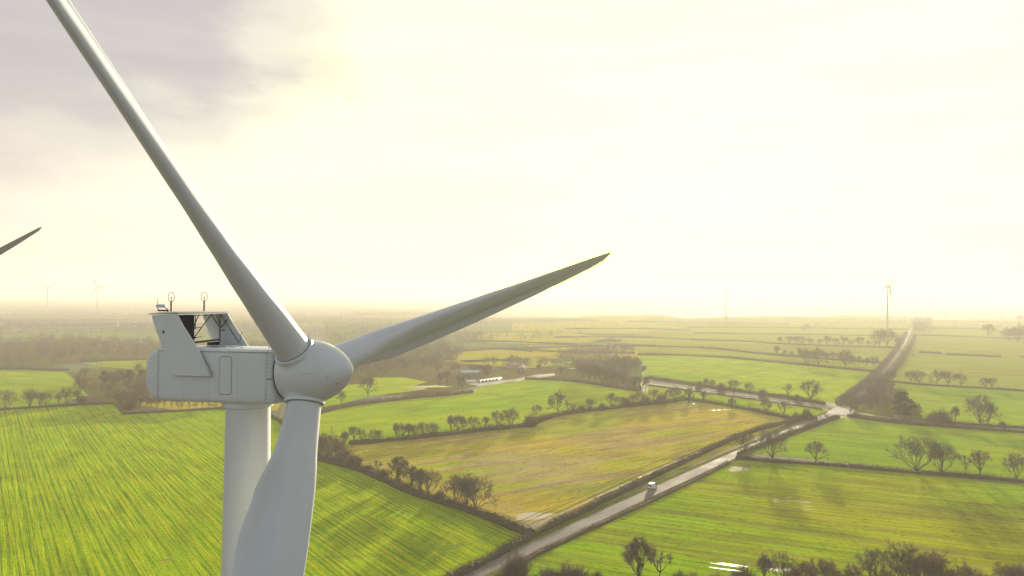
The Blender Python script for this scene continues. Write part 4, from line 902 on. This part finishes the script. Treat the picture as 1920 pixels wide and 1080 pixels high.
hedge([(1288, 750), (1340, 757), (1400, 768), (1450, 778), (1490, 787), (1530, 785)], 2.6, 3.4, 'short bushy hedge right of the ochre field')
hedge([(1590, 781), (1640, 789), (1700, 795), (1760, 800), (1840, 806), (1920, 812), (2300, 842)], 2.0, 2.6, 'hedge along the near side of the right-hand lane')
hedge([(1735, 790), (1800, 795), (1860, 799), (1920, 803), (2300, 832)], 1.8, 2.4, 'hedge along the far side of the right-hand lane')
hedge([(1215, 709), (1300, 721), (1400, 736), (1480, 746), (1545, 757)], 2.4, 3.2, 'hedge along the far side of the left-hand lane')
hedge([(1215, 723), (1300, 734), (1400, 748), (1480, 759), (1540, 768)], 1.2, 2.0, 'low hedge along the near side of the left-hand lane')
hedge([(1660, 716), (1735, 722), (1870, 730), (1920, 734), (2200, 752)], 1.8, 2.6, 'hedge on the field edge above the right-hand lane')
hedge([(1725, 661), (1765, 664)], 3.2, 5, 'short hedge piece near the far road'); hedge([(1772, 665), (1820, 667), (1876, 670)], 3, 5, 'bushy hedge piece between pale fields right of the far road')
hedge([(1710, 629), (1800, 631), (1865, 634), (1920, 636)], 3, 5, 'far hedge right of the road end')
hedge([(1572, 757), (1598, 738), (1634, 710), (1664, 677), (1684, 650), (1698, 624)], 3.6, 5, 'tall overgrown hedge on the left of the far road', M_TWIG, 1.5)
hedge([(1612, 757), (1652, 722), (1686, 684), (1707, 650), (1716, 628)], 3.4, 5, 'tall overgrown hedge on the right of the far road', M_TWIG, 1.5)
hedge([(1195, 665), (1300, 667), (1400, 674), (1500, 684), (1600, 694), (1645, 698)], 3, 4.5, 'lower hedge of the double row above the big meadow')
hedge([(1150, 648), (1240, 650), (1330, 653), (1440, 665), (1560, 675), (1662, 682)], 3, 4.5, 'upper hedge of the double row above the big meadow')
hedge([(1300, 638), (1400, 640), (1450, 645), (1560, 649), (1688, 653)], 3, 4.5, 'far hedge below the distant turbine')
hedge([(1300, 625), (1500, 627), (1702, 631)], 2.5, 5, 'thin far hedge behind the distant turbine base')
hedge([(1290, 614), (1500, 615), (1700, 618)], 2.5, 5, 'faint far hedge at the foot of the distant turbine')
hedge([(-300, 792), (0, 769), (110, 762), (214, 757)], 1.6, 2.5, 'low hedge along the far edge of the bright crop')
hedge([(228, 777), (330, 772), (430, 765), (515, 779), (560, 829), (600, 858)], 1.6, 2.5, 'low hedge between bright crop and yellow meadow under the nacelle')
hedge([(598, 776), (640, 763), (760, 748), (830, 742), (885, 736)], 3.2, 5, 'scrubby hedge along the top of the lime green meadow', M_HEDGE2)
hedge([(985, 711), (1060, 713), (1130, 723), (1200, 734)], 2.2, 4, 'shaded hedge at the foot of the tall tree row')
hedge([(-200, 696), (0, 691), (60, 692), (125, 695)], 4, 7, 'brown hedge above the dark green field at the left edge', M_TWIG)
hedge([(150, 678), (300, 673), (500, 672)], 3, 5, 'dark far hedge above the narrow light field', M_TWIG)
hedge([(830, 662), (940, 653), (1050, 661), (1190, 663)], 4, 6, 'hazy hedge above the yellow fields', M_TWIG)
hedge([(920, 1112), (1060, 1108), (1300, 1112), (1600, 1118), (1950, 1118), (2200, 1140)], 3.4, 5, 'dark bramble hedge along the bottom edge of the pasture', None, 1.6)

for k_, (pts_, where_) in enumerate((([(985, 654), (1090, 649), (1185, 650)], 'in the yellow glow, nearest of three'), ([(1040, 633), (1180, 632), (1300, 637)], 'in the yellow glow, middle of three'), ([(1060, 617), (1180, 616), (1290, 619)], 'in the yellow glow, farthest of three'),
    ([(1175, 603), (1330, 605), (1480, 608)], 'left of the distant turbine foot'), ([(1470, 597), (1600, 599), (1700, 603)], 'just behind the distant turbine, very far'), ([(1748, 602), (1830, 603), (1920, 606)], 'before the far hamlet'),
    ([(1745, 616), (1800, 616.5), (1868, 618)], 'between two pale fields below the far hamlet'), ([(-100, 614), (100, 610), (300, 611)], 'in the hazy plain left of the cooler, nearer'), ([(-60, 602), (120, 600), (280, 600)], 'in the hazy plain left of the cooler, farther'),
    ([(640, 612), (760, 610), (830, 612)], 'behind the root of the right-hand blade'), ([(880, 640), (960, 641), (1080, 647)], 'at the edge of the wood behind the farm'))):
    hedge(pts_, 4, 7, 'faint dark hedge ' + where_, M_TWIG3, .6, 'faint hedges on the far plain')

# ------------------------------------------------------------------ far woods that read as one mass
def low_tree(r, b, x, y, h, n=60):
    c = np.array([x, y, h * .58]); d = r.normal(size=(n, 3)); d /= np.linalg.norm(d, axis=1, keepdims=True)
    p = c + d * np.array([h * .42, h * .42, h * .40]) * r.uniform(.3, 1, (n, 1)); q = p + (d + r.normal(size=(n, 3)) * .6) * h * .14
    v, f = cones(p, q, h * .022); b.addarr(v, f); v, f = cones(np.array([[x, y, 0.]]), np.array([[x, y, h * .7]]), h * .035); b.addarr(v, f)
def wood(region, n, hr, label, mat=M_TWIG, seed=1, nt_=60):
    poly = [at(*p) for p in region]; r = np.random.default_rng(seed); b = MB(); k = 0
    # sample evenly in depth-adjusted ground area
    xs_ = [p.x for p in poly]; ys_ = [p.y for p in poly]
    def inside(x, y):
        c_ = False; j = len(poly) - 1
        for i in range(len(poly)):
            if (poly[i].y > y) != (poly[j].y > y) and x < (poly[j].x - poly[i].x) * (y - poly[i].y) / (poly[j].y - poly[i].y) + poly[i].x: c_ = not c_
            j = i
        return c_
    t = 0
    while k < n and t < n * 60:
        t += 1; x, y = r.uniform(min(xs_), max(xs_)), r.uniform(min(ys_), max(ys_))
        if inside(x, y): low_tree(r, b, x, y, r.uniform(*hr), nt_); k += 1
    o = b.build('far_wood', mat); return tag(o, label, 'wood', None, 'stuff')
wood([(-350, 690), (-350, 655), (0, 643), (150, 639), (330, 649), (540, 647), (540, 668), (300, 671), (150, 676), (60, 688)], 560, (9, 15), 'brown hazy wood left of the nacelle', M_TWIG, 1, 70)
wood([(-300, 637), (-300, 620), (0, 615), (150, 612), (300, 609), (560, 612), (560, 622), (300, 614), (100, 619), (0, 626)], 420, (9, 14), 'far grey wood behind the cooler', M_TWIG3, 2, 40)
wood([(620, 690), (630, 660), (700, 655), (840, 652), (870, 665), (850, 682), (760, 694), (690, 700)], 300, (9, 15), 'hazy brown wood behind the rotor hub', M_TWIG, 3, 60)
wood([(880, 684), (960, 680), (1060, 684), (1140, 676), (1200, 690), (1195, 700), (1060, 690), (960, 688)], 150, (8, 13), 'hazy wood beyond the farm', M_TWIG, 4, 50)
wood([(1715, 625), (1708, 600), (1745, 598), (1752, 622), (1738, 629)], 110, (12, 20), 'dark wood at the far end of the road', M_TWIG3, 5, 60)
wood([(620, 640), (760, 632), (900, 628), (930, 645), (820, 655), (640, 655)], 220, (9, 14), 'pale hazy wood behind the right-hand blade', M_TWIG, 6, 40)
wood([(1040, 668), (1100, 655), (1180, 656), (1190, 664), (1130, 672), (1060, 678)], 120, (8, 13), 'hazy trees above the yellow fields', M_TWIG, 8, 40)
# belts of trees far out on the plain
r = np.random.default_rng(99); b = MB()
for k in range(820):
    y = 1500 * math.exp(r.uniform(0, 1.7)); x = (r.uniform(-.78, .78) if r.random() < .5 else r.uniform(-.78, -.05)) * y; an = r.choice([R_(-67), R_(24), R_(80)]) + r.normal() * .15; L_ = r.uniform(120, 600) * (y / 2500) ** .5; n = int(L_ / (9 * (y / 2000) ** .8)); hh = r.uniform(6, 13)
    if 1250 < y < 2100 and x > 150: continue
    for j in range(n):
        u = j / n - .5
        low_tree(r, b, x + math.sin(an) * L_ * u + r.normal() * 6, y + math.cos(an) * L_ * u + r.normal() * 6, hh * r.uniform(.5, 1.2), 16)
for k in range(260):
    y = 1150 * math.exp(r.uniform(0, 1.7)); x = r.uniform(.02, .78) * y; low_tree(r, b, x, y, r.uniform(4, 9), 22)
tag(b.build('far_treeline', M_TWIG3), 'lines of hazy trees on the far plain', 'treeline', None, 'stuff')
print('BELT', b.n)

# ------------------------------------------------------------------ van, buildings, yard
def white_van():
    p = at(1227, 917); p2 = at(1262, 901.5); d = (p2 - p); rz = math.atan2(d.y, d.x); p = p + Vector((-math.sin(rz), math.cos(rz), 0)) * .9
    T = empty('white_van', (p.x, p.y, .165), rz, 'white high-roofed van driving away along the country road', 'van')
    a = NT('van_paint'); a.b.inputs['Coat Weight'].default_value = .4; VP = a.fin((.72, .70, .66), .35, .5)
    GL = NT('van_glass').fin((.02, .025, .03), .08, .6); RB = NT('van_rubber').fin((.02, .02, .02), .8)
    prof = [(-2.75, .45), (-2.80, .9), (-2.78, 1.7), (-2.70, 2.35), (-2.45, 2.52), (-.2, 2.55), (.75, 2.50), (1.15, 2.30), (1.75, 1.45), (2.15, 1.28), (2.62, 1.10), (2.78, .85), (2.78, .45), (2.5, .36), (-2.6, .36)]
    b = MB(); n = len(prof); ring = []
    for y, k in ((-1.0, .0), (-.97, 1), (.97, 1), (1.0, 0)):
        ring.append([(x * (1 if k else .985), y * (1 - .10 * max(0, z - 1.2) / 1.3), z if k else .36 + (z - .36) * .97 + .03) for x, z in prof])
    b.rings(ring); b.build('body', VP, T)
    def quad(pts, name, mat, dv): q = MB(); q.prism(pts, dv); return q.build(name, mat, T)
    quad([(1.19, -.80, 2.27), (1.74, -.88, 1.50), (1.74, .88, 1.50), (1.19, .80, 2.27)], 'windscreen', GL, (.03, 0, .02))
    for s_ in (-1, 1):
        quad([(.35, s_ * .945, 1.45), (1.55, s_ * .955, 1.45), (1.15, s_ * .90, 2.1), (.35, s_ * .90, 2.15)], 'side_window', GL, (0, s_ * .03, 0))
        quad([(-2.795, s_ * .12, 1.35), (-2.795, s_ * .82, 1.35), (-2.74, s_ * .76, 2.1), (-2.74, s_ * .12, 2.1)], 'rear_window', GL, (-.03, 0, 0))
        quad([(-2.80, s_ * .90, .95), (-2.80, s_ * .98, .95), (-2.80, s_ * .96, 1.4), (-2.80, s_ * .88, 1.4)], 'tail_light', NT('red_lens').fin((.35, .02, .015), .3, .5), (-.03, 0, 0))
        q = MB(); q.box((1.35, s_ * 1.13, 1.5), (.12, .2, .32)); q.build('wing_mirror', RB, T)
        q = MB(); q.box((2.76, s_ * .72, .95), (.08, .32, .2)); q.build('headlight', NT('lamp_glass').fin((.6, .6, .6), .2, .6), T)
        for x in (-1.75, 1.85):
            q = MB(); q.tube([(x, s_ * .78, .34), (x, s_ * 1.0, .34)], .34, 20); wh = q.build('wheel', RB, T); q = MB(); q.tube([(x, s_ * .95, .34), (x, s_ * 1.012, .34)], .2, 14); q.build('rim', M_GREY, wh)
    q = MB(); q.box((-2.83, 0, .50), (.12, 1.9, .2)); q.build('bumper', RB, T)
    q = MB(); q.box((2.80, 0, .50), (.12, 1.9, .25)); q.build('bumper', RB, T)
white_van()

def house(p, rz, w_, d_, h_, rh, wall, roofc, label, group=None, name='house', chim=1, cat='house', wins=3):
    T = empty(name, (p.x, p.y, 0), rz, label, cat, group)
    WM = NT('wall_render').fin(wall, .9); RM = barkmat('roof_covering', roofc, .12); GM = NT('window_glass').fin((.04, .05, .06), .1, .5)
    b = MB(); b.prism([(-w_ / 2, -d_ / 2, -.1), (-w_ / 2, d_ / 2, -.1), (-w_ / 2, d_ / 2, h_), (-w_ / 2, 0, h_ + rh), (-w_ / 2, -d_ / 2, h_)], (w_, 0, 0)); b.build('wall', WM, T)
    b = MB(); e = .35; k = rh / (d_ / 2)
    for s_ in (-1, 1):
        b.prism([(-w_ / 2 - e, 0, h_ + rh + .04), (-w_ / 2 - e, s_ * (d_ / 2 + e), h_ - e * k + .04), (-w_ / 2 - e, s_ * (d_ / 2 + e), h_ - e * k + .2), (-w_ / 2 - e, 0, h_ + rh + .2)], (w_ + 2 * e, 0, 0))
    rf = b.build('roof', RM, T)
    for i in range(chim):
        b = MB(); b.box(((-1 if i else 1) * (w_ / 2 - .5), 0, h_ + rh + .5), (.7, .6, 1.4)); b.build('chimney', WM, rf)
    for i in range(wins):
        x = (i + .5) / wins * w_ - w_ / 2
        for s_ in (-1, 1):
            b = MB(); b.box((x, s_ * (d_ / 2 + .01), h_ * .55), (1.0, .06, 1.2)); wn = b.build('window', M_WHITE, T); b = MB(); b.box((x, s_ * (d_ / 2 + .04), h_ * .55), (.8, .04, 1.0)); b.build('pane', GM, wn)
    b = MB(); b.box((w_ * .08, -(d_ / 2 + .03), 1.0), (1.0, .08, 2.0)); b.build('door', M_GREY, T)
    return T
SL = (.20, .20, .20); TL = (.30, .12, .06); WH = (.62, .58, .52)
q = at(884, 705); house(q, .12, 21, 11, 4.2, 2.0, (.30, .28, .24), (.55, .55, .55), 'long farm shed with pale metal roof in the hazy farmstead', None, 'farm_shed', 0, 'shed', 4)
q = at(979, 696); house(q, 1.3, 10, 7, 4.5, 2.6, (.70, .66, .60), (.24, .18, .15), 'white gabled house among the hazy trees right of the shed')
q = at(961, 690); house(q, .2, 16, 8, 3.5, 2.2, (.40, .34, .27), (.34, .26, .22), 'low farmhouse with brown roof left of the white house')
q = at(1690, 785); house(q, .25, 9, 6, 3.0, 1.9, (.34, .25, .20), (.22, .16, .14), 'small stone house half hidden beside the dark evergreen near the crossroads')
q = at(1588 + 45, 771); 
for i, (px, py, wv_, lab) in enumerate(((1700, 594, 14, 'white far house at the left end of the hazy hamlet'), (1718, 594, 12, 'second hazy far house from the left of the hamlet'), (1771, 594, 16, 'red-roofed hazy house in the middle of the far hamlet'), (1829, 592, 12, 'small white hazy house before the far copse'), (1862, 593, 20, 'long white hazy house in the far hamlet'), (1878, 596, 26, 'red-roofed long hazy house at the right of the far hamlet'), (1917, 590, 14, 'hazy far house at the right edge of the hamlet'))):
    q = at(px, py); house(q, rnd.uniform(-.3, .3), wv_, 9, 4.5, 3, WH, TL if 'red' in lab else SL, lab, 'hazy houses of the far hamlet', chim=1)
for px, py, wv_, lab in ((3, 595, 24, 'far white building at the left edge'), (215, 612, 16, 'low far house left of the aviation light'), (245, 613, 20, 'long pale far house under the cooler'), (628, 602, 22, 'pale far house behind the hub'), (668, 601, 18, 'pale far house right of the hub')):
    q = at(px, py); house(q, rnd.uniform(-.4, .4), wv_, 9, 4, 3, WH, SL, lab, 'pale far houses')
# polytunnels in the farm yard
PT = NT('tunnel_film').fin((.75, .74, .70), .25, .5)
for i in range(6):
    q = at(902 + i * 6.5, 716 - i * .8); T = empty('polytunnel', (q.x, q.y, 0), R_(75), '%s white polytunnel from the left in the farm yard row' % ORD[i], 'polytunnel', 'white polytunnels in the farm yard')
    b = MB(); b.rings([[(x, 2.1 * math.cos(t), 2.3 * math.sin(t)) for t in np.linspace(0, math.pi, 12)] for x in (-6, -3, 0, 3, 6)]); b.build('cover', PT, T)
    b = MB(); b.box((-6.03, 0, .95), (.05, 1.1, 1.9)); b.build('door', M_GREY, T)
q = at(883, 716); T = empty('polytunnel', (q.x, q.y, 0), R_(10), 'single low white polytunnel left of the row', 'polytunnel'); b = MB(); b.rings([[(x, 2.1 * math.cos(t), 2.0 * math.sin(t)) for t in np.linspace(0, math.pi, 12)] for x in (-5, 0, 5)]); b.build('cover', PT, T)
# flooded meadows far off under the bright part of the sky
M_FLOOD = NT('flood_water').fin((.06, .06, .05), .12, .8)
for cx, cy, rx, ry in ():
    blob('flooded_meadow', cx, cy, rx, ry, M_FLOOD, .10 + .01 * (cx % 7), 40, rot=.1, irr=.5)
# pale hardstanding and pond in the yard
sheet('farm_yard', [(765, 729), (790, 724), (822, 721.5), (822, 726), (800, 727), (790, 731), (775, 731)], M_MUD, .06)
blob('pond', 806, 725, 20, 6, M_WATER, .08, rot=.15, irr=.3)
sheet('farm_yard', [(870, 719), (900, 716), (960, 712), (1000, 703), (1040, 700), (1040, 704), (980, 714), (900, 724)], NT('yard_gravel').fin((.26, .22, .16), .9), .062)
blob('pond', 1077, 679, 16, 5, M_WATER, .08, rot=.1, irr=.3); blob('pond', 1088, 691, 14, 6, M_WATER, .08, rot=.1, irr=.3)
# posts and poles
def pole(px, py, ty, label, cross=True, name='utility_pole', cat='pole', mat=M_BARK, r0=.14):
    q = at(px, py); h = (py - ty) * q.length / FPX; T = empty(name, (q.x, q.y, 0), .5, label, cat)
    b = MB(); b.tube([(0, 0, -.2), (0, 0, h)], [r0 * 1.2, r0 * .8], 8); b.build('pole', mat, T)
    if cross: b = MB(); b.box((0, 0, h - .5), (1.8, .12, .14)); b.build('crossarm', mat, T)
pole(250.5, 691, 680, 'wooden utility pole in the narrow light field beside the nacelle'); pole(190, 693, 682, 'wooden utility pole at the left end of the narrow light field')
pole(745.5, 726, 716, 'white post standing before the scrub left of the farm', False, 'white_post', 'post', M_WHITE, .3)
# road sign with a blue panel and direction boards at the crossroads
q = at(1597, 770); T = empty('direction_sign', (q.x, q.y, 0), R_(8), 'blue panel on posts at the crossroads corner', 'sign')
for x in (-1.2, 1.2): b = MB(); b.tube([(x, 0, -.1), (x, 0, 3.1)], .06, 8); b.build('post', M_GREY, T)
b = MB(); b.prism([(-1.6, -.08, 1.2), (1.6, -.08, 1.2), (1.1, -.08, 3.0), (-1.6, -.08, 3.2)], (0, .06, 0)); b.build('panel', NT('blue_panel').fin((.10, .38, .55), .5, .4), T)
# a tractor working at the right edge
q = at(1916, 668.5); T = empty('tractor', (q.x, q.y, 0), R_(20), 'small far tractor with pale cab on the field at the right edge', 'tractor')
b = MB(); b.prism([(-1.6, -.5, .9), (2.0, -.5, .9), (2.1, -.5, 1.6), (.4, -.5, 1.8), (-1.6, -.5, 1.8)], (0, 1, 0)); b.build('body', NT('tractor_green').fin((.03, .09, .03), .5), T)
b = MB(); b.prism([(-1.5, -.8, 1.8), (.3, -.8, 1.8), (.1, -.8, 3.0), (-1.4, -.8, 3.0)], (0, 1.6, 0)); b.build('cab', M_WHITE, T)
for x, r_, y in ((-1.1, .95, .95), (1.6, .6, .85)):
    for s_ in (-1, 1): b = MB(); b.tube([(x, s_ * (y - .25), r_), (x, s_ * (y + .25), r_)], r_, 18); b.build('wheel', M_DARK, T)

# ------------------------------------------------------------------ haze
HD = .00023
b = MB(); b.box((0, 0, (182 - 1) / 2), (54000, 60000, 183)); a = NT('haze_air'); vol = a.t.nodes.new('ShaderNodeVolumePrincipled')
for n_ in list(a.t.nodes):
    if n_.type == 'OUTPUT_MATERIAL': outn = n_
a.t.nodes.remove(a.b); a.t.links.new(vol.outputs[0], outn.inputs['Volume'])
vol.inputs['Color'].default_value = (.80, .75, .70, 1); vol.inputs['Density'].default_value = HD; vol.inputs['Anisotropy'].default_value = .15
hz = b.build('haze', a.m); hz.location = (0, 2000, 0); tag(hz, 'pale haze lying over the plain', None, None, 'stuff')
